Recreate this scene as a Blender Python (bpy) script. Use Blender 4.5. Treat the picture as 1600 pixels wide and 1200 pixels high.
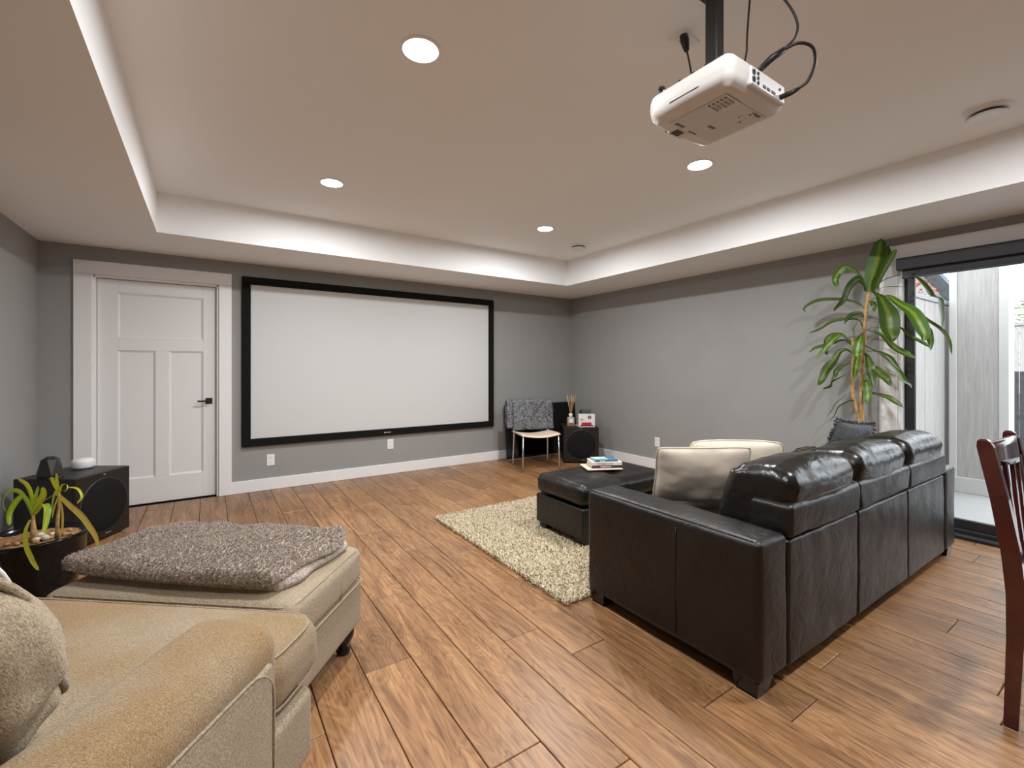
import bpy, math, random
import numpy as np
from mathutils import Vector, Matrix, noise

# ------------------------------------------------------------------ camera, world, exposure
for o in list(bpy.data.objects):
    bpy.data.objects.remove(o, do_unlink=True)
scene = bpy.context.scene
COL = scene.collection
CAM_H = 1.235
YAW = math.atan2(475, 711)
cam_data = bpy.data.cameras.new('camera')
cam_data.sensor_width = 36.0
cam_data.sensor_fit = 'HORIZONTAL'
cam_data.lens = 16.0
cam_data.shift_y = -25.0 / 1600.0
cam_data.clip_start = 0.02
cam_data.clip_end = 200
cam = bpy.data.objects.new('camera', cam_data)
cam.location = (0, 0, CAM_H)
cam.rotation_euler = (math.radians(90), 0, -YAW)
COL.objects.link(cam)
scene.camera = cam

world = bpy.data.worlds.new('overcast_sky')
scene.world = world
world.use_nodes = True
wbg = world.node_tree.nodes['Background']
wbg.inputs[0].default_value = (0.90, 0.95, 1.0, 1)
wbg.inputs[1].default_value = 3.6
POT_STRENGTH = 580.0
POT_COLOR = (0.985, 0.99, 1.0)

vs = scene.view_settings
vs.view_transform = 'Standard'
vs.look = 'None'
vs.gamma = 1.0
vs.use_curve_mapping = False
vs.exposure = 0.40
scene.cycles.use_denoising = True
scene.cycles.max_bounces = 10
scene.cycles.diffuse_bounces = 6
scene.cycles.sample_clamp_indirect = 6.0

# ------------------------------------------------------------------ pixel helpers (1600 x 1200 frame)
SN, CS = math.sin(YAW), math.cos(YAW)
def ray(x, y):
    a = (x - 800.0) / 711.0
    return Vector((a * CS + SN, -a * SN + CS, (575.0 - y) / 711.0))
def at_depth(x, y, d):
    return Vector((0, 0, CAM_H)) + ray(x, y) * d
def at_x(x, y, X):
    r = ray(x, y)
    return Vector((0, 0, CAM_H)) + r * (X / r.x)

# ------------------------------------------------------------------ materials
MATS = {}
def srgb(r, g, b):
    def f(c):
        c /= 255.0
        return c / 12.92 if c <= 0.04045 else ((c + 0.055) / 1.055) ** 2.4
    return (f(r), f(g), f(b), 1.0)

class NT:
    def __init__(self, name):
        m = bpy.data.materials.new(name)
        m.use_nodes = True
        self.m = m
        self.t = m.node_tree
        self.b = self.t.nodes['Principled BSDF']
        self.out = self.t.nodes['Material Output']
        MATS[name] = m
    def n(self, kind, **kw):
        nd = self.t.nodes.new(kind)
        for k, v in kw.items():
            if k.startswith('_'):
                setattr(nd, k[1:], v)
            else:
                nd.inputs[k.replace('__', ' ')].default_value = v
        return nd
    def l(self, a, b):
        self.t.links.new(a, b)
    def mapping(self, coord='Object', scale=(1, 1, 1), src=None):
        tc = self.n('ShaderNodeTexCoord')
        mp = self.n('ShaderNodeMapping')
        mp.inputs['Scale'].default_value = scale
        self.l(src or tc.outputs[coord], mp.inputs['Vector'])
        return mp.outputs['Vector']
    def ramp(self, fac, stops):
        r = self.n('ShaderNodeValToRGB')
        e = r.color_ramp.elements
        e[0].position, e[0].color = stops[0]
        e[1].position, e[1].color = stops[1]
        for p, c in stops[2:]:
            q = e.new(p); q.color = c
        self.l(fac, r.inputs['Fac'])
        return r.outputs['Color']
    def bump(self, height, strength, dist=0.01):
        b = self.n('ShaderNodeBump')
        b.inputs['Strength'].default_value = strength
        b.inputs['Distance'].default_value = dist
        self.l(height, b.inputs['Height'])
        self.l(b.outputs['Normal'], self.b.inputs['Normal'])

def plain(name, col, rough=0.5, metal=0.0, spec=0.5, bump=0.0, bscale=200.0, var=0.0, vscale=8.0, coat=0.0):
    t = NT(name)
    t.b.inputs['Roughness'].default_value = rough
    t.b.inputs['Metallic'].default_value = metal
    t.b.inputs['Specular IOR Level'].default_value = spec
    t.b.inputs['Coat Weight'].default_value = coat
    if var > 0:
        v = t.mapping()
        nz = t.n('ShaderNodeTexNoise', Scale=vscale, Detail=4.0)
        t.l(v, nz.inputs['Vector'])
        c0 = tuple(min(1, c * (1 - var)) for c in col[:3]) + (1,)
        c1 = tuple(min(1, c * (1 + var)) for c in col[:3]) + (1,)
        t.l(t.ramp(nz.outputs['Fac'], [(0.3, c0), (0.7, c1)]), t.b.inputs['Base Color'])
    else:
        t.b.inputs['Base Color'].default_value = col
    if bump > 0:
        v = t.mapping()
        nz = t.n('ShaderNodeTexNoise', Scale=bscale, Detail=3.0)
        t.l(v, nz.inputs['Vector'])
        t.bump(nz.outputs['Fac'], bump, 0.004)
    return t.m

plain('wall_paint', (0.318, 0.315, 0.309, 1), 0.75, spec=0.25, bump=0.05, bscale=120, var=0.02, vscale=3)
plain('ceiling_paint', (0.90, 0.905, 0.91, 1), 0.85, spec=0.2, bump=0.04, bscale=90)
plain('white_trim', (0.84, 0.84, 0.84, 1), 0.42, spec=0.4)
plain('door_paint', (0.80, 0.80, 0.80, 1), 0.45, spec=0.4)
plain('screen_fabric', (0.64, 0.65, 0.65, 1), 0.85, spec=0.15, bump=0.02, bscale=600)
plain('black_velvet', (0.006, 0.006, 0.005, 1), 0.8, spec=0.2)
plain('black_metal', (0.012, 0.012, 0.013, 1), 0.38, spec=0.5)
plain('black_frame', (0.018, 0.019, 0.021, 1), 0.45)
plain('blind_fabric', (0.022, 0.022, 0.025, 1), 0.65)
plain('subfloor', (0.035, 0.022, 0.014, 1), 0.9)
plain('outlet_plastic', (0.85, 0.85, 0.85, 1), 0.35)
plain('outlet_slot', (0.03, 0.03, 0.03, 1), 0.6)
plain('print_grey', (0.16, 0.16, 0.16, 1), 0.6)
plain('print_white', (0.75, 0.75, 0.75, 1), 0.6)
plain('chrome', (0.78, 0.78, 0.80, 1), 0.18, metal=1.0)
plain('tv_glass', (0.003, 0.003, 0.003, 1), 0.09, spec=0.4)
plain('tv_bezel', (0.006, 0.006, 0.006, 1), 0.3)
plain('tv_strip', (0.45, 0.44, 0.43, 1), 0.35, metal=0.6)
plain('sub_vinyl', (0.013, 0.010, 0.008, 1), 0.42, bump=0.10, bscale=60)
plain('sub_cloth', (0.010, 0.0085, 0.008, 1), 0.85, spec=0.2, bump=0.2, bscale=900)
plain('sub_ring', (0.022, 0.019, 0.017, 1), 0.5)
plain('silver', (0.6, 0.6, 0.6, 1), 0.3, metal=0.9)
plain('pot_glaze', (0.003, 0.003, 0.004, 1), 0.14, spec=0.28)
plain('soil', (0.30, 0.155, 0.065, 1), 0.95, bump=1.0, bscale=70, var=0.5, vscale=45)
plain('pebble', (0.62, 0.57, 0.47, 1), 0.8, var=0.2, vscale=20)
plain('bark_chip', (0.42, 0.24, 0.09, 1), 0.9, var=0.45, vscale=30)
plain('smart_white', (0.82, 0.83, 0.84, 1), 0.45)
plain('smart_black', (0.012, 0.011, 0.011, 1), 0.5, bump=0.1, bscale=300)
plain('dark_wood_foot', (0.008, 0.006, 0.005, 1), 0.22, spec=0.5)
plain('chair_shell', (0.84, 0.68, 0.54, 1), 0.4, spec=0.4)
plain('projector_white', (0.70, 0.685, 0.66, 1), 0.32, spec=0.5)
plain('projector_panel', (0.62, 0.62, 0.62, 1), 0.45)
plain('lens_glass', (0.01, 0.01, 0.012, 1), 0.06)
plain('cable_black', (0.010, 0.010, 0.010, 1), 0.5)
plain('sticker', (0.68, 0.66, 0.66, 1), 0.5)
plain('reed_wood', (0.62, 0.36, 0.13, 1), 0.7)
plain('label_paper', (0.80, 0.79, 0.74, 1), 0.7)
plain('diffuser_glass', (0.42, 0.39, 0.35, 1), 0.08, spec=0.6)
plain('diffuser_oil', (0.30, 0.14, 0.09, 1), 0.1)
plain('box_white', (0.82, 0.78, 0.77, 1), 0.5)
plain('candle_red', (0.50, 0.014, 0.05, 1), 0.45)
plain('candle_pink', (0.85, 0.35, 0.33, 1), 0.5)
plain('candle_cream', (0.76, 0.70, 0.45, 1), 0.5)
plain('coaster', (0.74, 0.60, 0.46, 1), 0.6)
plain('paper_pages', (0.74, 0.68, 0.58, 1), 0.85, bump=0.3, bscale=300)
plain('book_blue', (0.045, 0.13, 0.24, 1), 0.45, var=0.2, vscale=30)
plain('book_sky', (0.30, 0.48, 0.52, 1), 0.45, var=0.5, vscale=40)
plain('book_yellow', (0.68, 0.60, 0.22, 1), 0.5)
plain('book_purple', (0.055, 0.030, 0.085, 1), 0.45, var=0.3, vscale=30)
plain('book_cream', (0.72, 0.66, 0.56, 1), 0.5, var=0.06, vscale=20)
plain('magazine', (0.72, 0.60, 0.44, 1), 0.45)
plain('concrete', (0.33, 0.325, 0.32, 1), 0.9, bump=0.3, bscale=150, var=0.22, vscale=90)
plain('ground_gravel', (0.25, 0.24, 0.22, 1), 0.95, var=0.3, vscale=6)
plain('dark_fence', (0.05, 0.052, 0.055, 1), 0.8, var=0.3, vscale=15)
plain('roof_shingle', (0.17, 0.185, 0.21, 1), 0.9, var=0.18, vscale=9, bump=0.4, bscale=30)
plain('roof_fascia', (0.10, 0.11, 0.13, 1), 0.7)
plain('house_wall', (0.35, 0.35, 0.34, 1), 0.8, var=0.05)
plain('fence_cap', (0.30, 0.31, 0.325, 1), 0.6)
plain('leaf_red', (0.42, 0.09, 0.05, 1), 0.7, var=0.5, vscale=2.5)
plain('shrub_leaf', (0.30, 0.36, 0.20, 1), 0.8, var=0.4, vscale=3)
plain('tree_bark', (0.10, 0.07, 0.05, 1), 0.9)
plain('mahogany', (0.055, 0.008, 0.007, 1), 0.16, spec=0.55, coat=0.4, var=0.25, vscale=10)
plain('pad_lilac', (0.40, 0.37, 0.39, 1), 0.8, bump=0.2, bscale=400)
plain('plant_pot_grey', (0.10, 0.10, 0.105, 1), 0.5)
plain('pillow_beige', (0.64, 0.56, 0.465, 1), 0.62, spec=0.3, bump=0.25, bscale=350, var=0.06, vscale=6)
plain('pillow_cream', (0.70, 0.64, 0.52, 1), 0.7, spec=0.3, bump=0.25, bscale=350, var=0.05, vscale=6)
plain('pillow_grey', (0.10, 0.105, 0.11, 1), 0.85, bump=0.6, bscale=140, var=0.35, vscale=60)
plain('pillow_brown', (0.05, 0.030, 0.018, 1), 0.7, bump=0.3, bscale=200)
plain('gold', (0.7, 0.5, 0.15, 1), 0.3, metal=1.0)
plain('pillow_piping', (0.66, 0.64, 0.58, 1), 0.7)
plain('throw_grey', (0.15, 0.155, 0.165, 1), 0.95, bump=1.0, bscale=70, var=0.9, vscale=55)
plain('vent_white', (0.84, 0.84, 0.85, 1), 0.4)
plain('vent_dark', (0.10, 0.10, 0.10, 1), 0.7)
plain('maple_orange', (0.50, 0.20, 0.07, 1), 0.7, var=0.5, vscale=2.5)
plain('siding_trim', (0.52, 0.51, 0.495, 1), 0.6)

def mat_floor():
    t = NT('oak_plank')
    tc = t.n('ShaderNodeTexCoord')
    oi = t.n('ShaderNodeObjectInfo')
    mul = t.n('ShaderNodeMath', _operation='MULTIPLY'); mul.inputs[1].default_value = 37.0
    t.l(oi.outputs['Random'], mul.inputs[0])
    cmb = t.n('ShaderNodeCombineXYZ')
    t.l(mul.outputs[0], cmb.inputs[0]); t.l(mul.outputs[0], cmb.inputs[1])
    add = t.n('ShaderNodeVectorMath', _operation='ADD')
    t.l(tc.outputs['Object'], add.inputs[0]); t.l(cmb.outputs[0], add.inputs[1])
    g = t.mapping(scale=(26, 1.6, 1), src=add.outputs[0])
    grain = t.n('ShaderNodeTexNoise', Scale=1.6, Detail=8.0, Roughness=0.62, Distortion=1.3)
    t.l(g, grain.inputs['Vector'])
    g2 = t.mapping(scale=(5.5, 1.3, 1), src=add.outputs[0])
    blot = t.n('ShaderNodeTexNoise', Scale=1.2, Detail=3.0, Distortion=0.8)
    t.l(g2, blot.inputs['Vector'])
    # cathedral rings: sine of a distorted noise field
    rg = t.n('ShaderNodeMath', _operation='MULTIPLY'); rg.inputs[1].default_value = 95.0
    t.l(blot.outputs['Fac'], rg.inputs[0])
    sn = t.n('ShaderNodeMath', _operation='SINE'); t.l(rg.outputs[0], sn.inputs[0])
    mr = t.n('ShaderNodeMapRange'); mr.inputs['From Min'].default_value = -1; mr.inputs['From Max'].default_value = 1
    t.l(sn.outputs[0], mr.inputs['Value'])
    mix = t.n('ShaderNodeMath', _operation='MULTIPLY_ADD'); mix.inputs[1].default_value = 0.13
    t.l(mr.outputs[0], mix.inputs[0]); t.l(grain.outputs['Fac'], mix.inputs[2])
    base = t.ramp(mix.outputs[0], [(0.30, (0.135, 0.063, 0.027, 1)), (0.85, (0.475, 0.274, 0.132, 1)), (0.55, (0.305, 0.160, 0.073, 1))])
    bl = t.ramp(blot.outputs['Fac'], [(0.32, (0.70, 0.67, 0.64, 1)), (0.58, (1, 1, 1, 1))])
    m1 = t.n('ShaderNodeMix', _data_type='RGBA', _blend_type='MULTIPLY'); m1.inputs['Factor'].default_value = 0.85
    t.l(base, m1.inputs['A']); t.l(bl, m1.inputs['B'])
    tint = t.ramp(oi.outputs['Random'], [(0.0, (0.80, 0.78, 0.76, 1)), (1.0, (1.18, 1.16, 1.12, 1))])
    m2 = t.n('ShaderNodeMix', _data_type='RGBA', _blend_type='MULTIPLY'); m2.inputs['Factor'].default_value = 1.0
    t.l(m1.outputs['Result'], m2.inputs['A']); t.l(tint, m2.inputs['B'])
    t.l(m2.outputs['Result'], t.b.inputs['Base Color'])
    t.b.inputs['Roughness'].default_value = 0.36
    t.b.inputs['Specular IOR Level'].default_value = 0.45
    t.bump(mix.outputs[0], 0.12, 0.003)
mat_floor()

def mat_leather(name, col, rough):
    t = NT(name)
    v = t.mapping()
    n1 = t.n('ShaderNodeTexNoise', Scale=7.0, Detail=5.0, Distortion=0.8)
    t.l(v, n1.inputs['Vector'])
    c1 = tuple(c * 1.9 for c in col[:3]) + (1,)
    t.l(t.ramp(n1.outputs['Fac'], [(0.40, col), (0.80, c1)]), t.b.inputs['Base Color'])
    rr = t.n('ShaderNodeMapRange'); rr.inputs['To Min'].default_value = rough - 0.08; rr.inputs['To Max'].default_value = rough + 0.14
    t.l(n1.outputs['Fac'], rr.inputs['Value'])
    t.l(rr.outputs[0], t.b.inputs['Roughness'])
    vo = t.n('ShaderNodeTexVoronoi', Scale=260.0); t.l(v, vo.inputs['Vector'])
    n2 = t.n('ShaderNodeTexNoise', Scale=9.0, Detail=4.0, Distortion=1.5); t.l(v, n2.inputs['Vector'])
    ad = t.n('ShaderNodeMath', _operation='MULTIPLY_ADD'); ad.inputs[1].default_value = 0.06
    t.l(vo.outputs['Distance'], ad.inputs[0]); t.l(n2.outputs['Fac'], ad.inputs[2])
    t.bump(ad.outputs[0], 0.28, 0.02)
    t.b.inputs['Specular IOR Level'].default_value = 0.5
mat_leather('leather', (0.0048, 0.0034, 0.0026, 1), 0.38)
mat_leather('leather_soft', (0.0060, 0.0045, 0.0038, 1), 0.23)

def mat_weave(name, c0, c1, scale=420.0, worn=None):
    t = NT(name)
    v = t.mapping()
    n1 = t.n('ShaderNodeTexNoise', Scale=scale, Detail=2.0); t.l(v, n1.inputs['Vector'])
    vs_ = t.mapping(scale=(1, 6, 1))
    n2 = t.n('ShaderNodeTexNoise', Scale=scale * 0.35, Detail=2.0); t.l(vs_, n2.inputs['Vector'])
    mx = t.n('ShaderNodeMath', _operation='ADD'); t.l(n1.outputs['Fac'], mx.inputs[0]); t.l(n2.outputs['Fac'], mx.inputs[1])
    hf = t.n('ShaderNodeMath', _operation='MULTIPLY'); hf.inputs[1].default_value = 0.5; t.l(mx.outputs[0], hf.inputs[0])
    base = t.ramp(hf.outputs[0], [(0.36, c0), (0.64, c1)])
    if worn:
        n3 = t.n('ShaderNodeTexNoise', Scale=2.6, Detail=3.0); t.l(v, n3.inputs['Vector'])
        f = t.ramp(n3.outputs['Fac'], [(0.42, (0, 0, 0, 1)), (0.62, (1, 1, 1, 1))])
        m = t.n('ShaderNodeMix', _data_type='RGBA', _blend_type='MULTIPLY')
        t.l(f, m.inputs['Factor']); t.l(base, m.inputs['A']); m.inputs['B'].default_value = worn
        base = m.outputs['Result']
    t.l(base, t.b.inputs['Base Color'])
    t.b.inputs['Roughness'].default_value = 0.95
    t.b.inputs['Specular IOR Level'].default_value = 0.15
    t.b.inputs['Sheen Weight'].default_value = 0.15
    t.bump(hf.outputs[0], 0.5, 0.003)
mat_weave('beige_weave', (0.195, 0.150, 0.097, 1), (0.47, 0.39, 0.275, 1), scale=330.0)
mat_weave('beige_weave_worn', (0.19, 0.145, 0.092, 1), (0.44, 0.36, 0.25, 1), worn=(0.88, 0.74, 0.56, 1))
mat_weave('fleece', (0.19, 0.15, 0.122, 1), (0.62, 0.535, 0.465, 1), scale=170.0)
mat_weave('rug_base', (0.40, 0.33, 0.22, 1), (0.55, 0.46, 0.32, 1), scale=100)

def mat_pile():
    t = NT('rug_yarn')
    tc = t.n('ShaderNodeTexCoord')
    n1 = t.n('ShaderNodeTexNoise', Scale=55.0, Detail=3.0); t.l(tc.outputs['Object'], n1.inputs['Vector'])
    t.l(t.ramp(n1.outputs['Fac'], [(0.3, (0.48, 0.39, 0.25, 1)), (0.7, (0.75, 0.67, 0.50, 1))]), t.b.inputs['Base Color'])
    t.b.inputs['Roughness'].default_value = 0.9
    t.b.inputs['Specular IOR Level'].default_value = 0.2
mat_pile()

def mat_leaf(name, edge, mid, trans=0.25):
    t = NT(name)
    tc = t.n('ShaderNodeTexCoord')
    sp = t.n('ShaderNodeSeparateXYZ'); t.l(tc.outputs['UV'], sp.inputs[0])
    nz = t.n('ShaderNodeTexNoise', Scale=30.0, Detail=2.0); t.l(tc.outputs['Object'], nz.inputs['Vector'])
    ad = t.n('ShaderNodeMath', _operation='MULTIPLY_ADD'); ad.inputs[1].default_value = 0.10
    t.l(nz.outputs['Fac'], ad.inputs[0]); t.l(sp.outputs[0], ad.inputs[2])
    col = t.ramp(ad.outputs[0], [(0.36, edge), (0.74, edge), (0.50, mid), (0.60, mid)])
    t.l(col, t.b.inputs['Base Color'])
    t.b.inputs['Roughness'].default_value = 0.38
    tr = t.n('ShaderNodeBsdfTranslucent'); t.l(col, tr.inputs[0])
    mx = t.n('ShaderNodeMixShader'); mx.inputs[0].default_value = trans
    t.l(t.b.outputs[0], mx.inputs[1]); t.l(tr.outputs[0], mx.inputs[2])
    t.l(mx.outputs[0], t.out.inputs['Surface'])
mat_leaf('dracaena_leaf', (0.042, 0.088, 0.012, 1), (0.14, 0.19, 0.024, 1))
mat_leaf('dracaena_leaf_bright', (0.060, 0.150, 0.016, 1), (0.24, 0.32, 0.035, 1))
mat_leaf('yellow_leaf', (0.50, 0.52, 0.02, 1), (0.62, 0.60, 0.05, 1))
mat_leaf('yellow_leaf_green', (0.32, 0.46, 0.02, 1), (0.48, 0.56, 0.04, 1))
mat_leaf('yellow_leaf_dry', (0.60, 0.46, 0.07, 1), (0.70, 0.56, 0.16, 1))
plain('stem_tan', (0.46, 0.29, 0.11, 1), 0.75, bump=0.5, bscale=40, var=0.4, vscale=25)

def mat_siding():
    t = NT('siding_panel')
    v = t.mapping(scale=(14, 14, 0.8))
    n1 = t.n('ShaderNodeTexNoise', Scale=2.2, Detail=6.0, Distortion=2.0); t.l(v, n1.inputs['Vector'])
    t.l(t.ramp(n1.outputs['Fac'], [(0.3, (0.33, 0.315, 0.30, 1)), (0.7, (0.43, 0.41, 0.39, 1))]), t.b.inputs['Base Color'])
    t.b.inputs['Roughness'].default_value = 0.7
    t.bump(n1.outputs['Fac'], 0.4, 0.01)
mat_siding()

def mat_glass():
    t = NT('window_glass')
    tr = t.n('ShaderNodeBsdfTransparent'); tr.inputs[0].default_value = (0.97, 0.98, 0.98, 1)
    gl = t.n('ShaderNodeBsdfGlossy'); gl.inputs['Roughness'].default_value = 0.01
    fr = t.n('ShaderNodeLayerWeight'); fr.inputs['Blend'].default_value = 0.18
    mx = t.n('ShaderNodeMixShader')
    sc_ = t.n('ShaderNodeMath', _operation='MULTIPLY'); sc_.inputs[1].default_value = 0.45
    t.l(fr.outputs['Facing'], sc_.inputs[0]); t.l(sc_.outputs[0], mx.inputs[0])
    t.l(tr.outputs[0], mx.inputs[1]); t.l(gl.outputs[0], mx.inputs[2])
    t.l(mx.outputs[0], t.out.inputs['Surface'])
mat_glass()
def mat_jar():
    t = NT('jar_glass')
    tr = t.n('ShaderNodeBsdfTransparent'); tr.inputs[0].default_value = (0.88, 0.93, 0.90, 1)
    gl = t.n('ShaderNodeBsdfGlossy'); gl.inputs['Roughness'].default_value = 0.08
    fr = t.n('ShaderNodeLayerWeight'); fr.inputs['Blend'].default_value = 0.45
    mx = t.n('ShaderNodeMixShader'); t.l(fr.outputs['Facing'], mx.inputs[0])
    t.l(tr.outputs[0], mx.inputs[1]); t.l(gl.outputs[0], mx.inputs[2])
    t.l(mx.outputs[0], t.out.inputs['Surface'])
mat_jar()

def mat_lamp():
    t = NT('lamp_lens')
    em = t.n('ShaderNodeEmission')
    em.inputs[0].default_value = POT_COLOR + (1,)
    em.inputs[1].default_value = POT_STRENGTH
    t.l(em.outputs[0], t.out.inputs['Surface'])
mat_lamp()

# ------------------------------------------------------------------ geometry helpers
class Geo:
    def __init__(self):
        self.v = []; self.f = []; self.uv = None
    def add(self, v, f, M=None, uv=None):
        b = len(self.v)
        if M is not None:
            v = [M @ Vector(p) for p in v]
        self.v += [tuple(p) for p in v]
        self.f += [tuple(i + b for i in q) for q in f]
        if uv is not None:
            if self.uv is None: self.uv = []
            self.uv += uv
        return self
    def xf(self, M):
        self.v = [tuple(M @ Vector(p)) for p in self.v]
        return self

def mk(name, g, mat, parent=None, loc=None, rot=None, smooth=True, mats=None):
    if isinstance(g, bpy.types.Mesh):
        me = g
    else:
        if isinstance(g, tuple): g = Geo().add(*g)
        me = bpy.data.meshes.new(name)
        me.from_pydata(g.v, [], g.f)
        me.materials.append(MATS[mat])
        me.polygons.foreach_set('use_smooth', [smooth] * len(me.polygons))
        if g.uv is not None:
            ul = me.uv_layers.new(name='UVMap')
            li = np.zeros(len(me.loops), dtype=np.int32)
            me.loops.foreach_get('vertex_index', li)
            ul.data.foreach_set('uv', np.array(g.uv, dtype=np.float32)[li].ravel())
        me.update()
    o = bpy.data.objects.new(name, me)
    COL.objects.link(o)
    if parent is not None: o.parent = parent
    if loc is not None: o.location = loc
    if rot is not None: o.rotation_euler = rot
    return o

def tag(o, label=None, cat=None, group=None, kind=None):
    if label: o['label'] = label
    if cat: o['category'] = cat
    if group: o['group'] = group
    if kind: o['kind'] = kind
    return o

def empty(name, loc=(0, 0, 0), rz=0.0):
    o = bpy.data.objects.new(name, None)
    o.empty_display_size = 0.05
    COL.objects.link(o)
    o.location = loc; o.rotation_euler = (0, 0, rz)
    return o

def T(x=0, y=0, z=0): return Matrix.Translation((x, y, z))
def RX(a): return Matrix.Rotation(a, 4, 'X')
def RY(a): return Matrix.Rotation(a, 4, 'Y')
def RZ(a): return Matrix.Rotation(a, 4, 'Z')

def box(x0, x1, y0, y1, z0, z1, b=0.0):
    """chamfered box given by its extents"""
    b = min(b, (x1 - x0) * 0.45, (y1 - y0) * 0.45, (z1 - z0) * 0.45)
    if b <= 0:
        v = [(x, y, z) for z in (z0, z1) for y in (y0, y1) for x in (x0, x1)]
        f = [(0, 2, 3, 1), (4, 5, 7, 6), (0, 1, 5, 4), (2, 6, 7, 3), (0, 4, 6, 2), (1, 3, 7, 5)]
        return v, f
    v = []; idx = {}
    lo = (x0, y0, z0); hi = (x1, y1, z1)
    for sx in (0, 1):
        for sy in (0, 1):
            for sz in (0, 1):
                s = (sx, sy, sz)
                for ax in range(3):
                    p = []
                    for k in range(3):
                        e = hi[k] if s[k] else lo[k]
                        if k != ax: e += -b if s[k] else b
                        p.append(e)
                    idx[(s, ax)] = len(v); v.append(tuple(p))
    f = []
    for ax in range(3):
        o1, o2 = [k for k in range(3) if k != ax]
        for sd in (0, 1):
            q = []
            for a, c in ((0, 0), (1, 0), (1, 1), (0, 1)):
                s = [0, 0, 0]; s[ax] = sd; s[o1] = a; s[o2] = c
                q.append(idx[(tuple(s), ax)])
            flip = (sd == 0) ^ (ax == 1)
            f.append(tuple(reversed(q)) if flip else tuple(q))
    cen = Vector(((x0 + x1) / 2, (y0 + y1) / 2, (z0 + z1) / 2))
    def addf(q):
        a, b_, c = (Vector(v[i]) for i in q[:3])
        nrm = (b_ - a).cross(c - a)
        m = sum((Vector(v[i]) for i in q), Vector()) / len(q)
        f.append(tuple(q) if nrm.dot(m - cen) > 0 else tuple(reversed(q)))
    for ax in range(3):
        o1, o2 = [k for k in range(3) if k != ax]
        for a in (0, 1):
            for c in (0, 1):
                s0 = [0, 0, 0]; s1 = [0, 0, 0]
                s0[o1] = s1[o1] = a; s0[o2] = s1[o2] = c; s1[ax] = 1
                addf([idx[(tuple(s0), o1)], idx[(tuple(s1), o1)], idx[(tuple(s1), o2)], idx[(tuple(s0), o2)]])
    for sx in (0, 1):
        for sy in (0, 1):
            for sz in (0, 1):
                s = (sx, sy, sz); addf([idx[(s, 0)], idx[(s, 1)], idx[(s, 2)]])
    return v, f

def softbox(sx, sy, sz, r, n=6, seg=3, bulge=(0, 0, 0), amp=0.0, freq=3.0, seed=0, fn=None):
    """rounded, puffed, gently wrinkled box centred on the origin"""
    h = (sx / 2, sy / 2, sz / 2)
    r = min(r, *[k * 0.98 for k in h])
    ax = []
    for k in range(3):
        inner = h[k] - r
        arc = [inner + r * math.tan(math.pi / 4 * i / seg) for i in range(seg + 1)]
        mid = [(-inner + 2 * inner * i / n) for i in range(1, n)] if inner > 1e-5 else []
        l = [-a for a in reversed(arc)] + mid + arc
        if inner <= 1e-5: l = [-a for a in reversed(arc)] + arc[1:]
        ax.append(l)
    v = []; idx = {}; f = []
    def vid(p):
        key = (round(p[0], 6), round(p[1], 6), round(p[2], 6))
        if key not in idx:
            idx[key] = len(v); v.append(p)
        return idx[key]
    for a in range(3):
        o1, o2 = (a + 1) % 3, (a + 2) % 3
        for s in (-1, 1):
            for i in range(len(ax[o1]) - 1):
                for j in range(len(ax[o2]) - 1):
                    q = []
                    for di, dj in ((0, 0), (1, 0), (1, 1), (0, 1)):
                        p = [0, 0, 0]; p[a] = s * h[a]; p[o1] = ax[o1][i + di]; p[o2] = ax[o2][j + dj]
                        q.append(vid(tuple(p)))
                    f.append(tuple(q) if s > 0 else tuple(reversed(q)))
    out = []
    off = Vector((seed * 7.31, seed * 3.17, seed * 5.71))
    for p in v:
        q = [max(-(h[k] - r), min(h[k] - r, p[k])) for k in range(3)]
        d = Vector([p[k] - q[k] for k in range(3)]); d.normalize()
        w = Vector(q) + d * r
        u = [p[k] / h[k] for k in range(3)]
        for k in range(3):
            if bulge[k]:
                o1, o2 = (k + 1) % 3, (k + 2) % 3
                w[k] += bulge[k] * u[k] * max(0, 1 - u[o1] ** 2) * max(0, 1 - u[o2] ** 2)
        if amp:
            w += d * amp * noise.fractal(w * freq + off, 1.0, 2.0, 3)
        if fn: w = fn(w, u)
        out.append(tuple(w))
    return out, f

def smoothpath(pts, k=6):
    pts = [Vector(p) for p in pts]
    if len(pts) < 3: return pts
    out = []
    P = [pts[0] * 2 - pts[1]] + pts + [pts[-1] * 2 - pts[-2]]
    for i in range(1, len(P) - 2):
        for j in range(k):
            t = j / k
            a, b, c, d = P[i - 1], P[i], P[i + 1], P[i + 2]
            out.append(0.5 * ((2 * b) + (c - a) * t + (2 * a - 5 * b + 4 * c - d) * t * t + (3 * b - a - 3 * c + d) * t ** 3))
    out.append(pts[-1])
    return out

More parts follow.
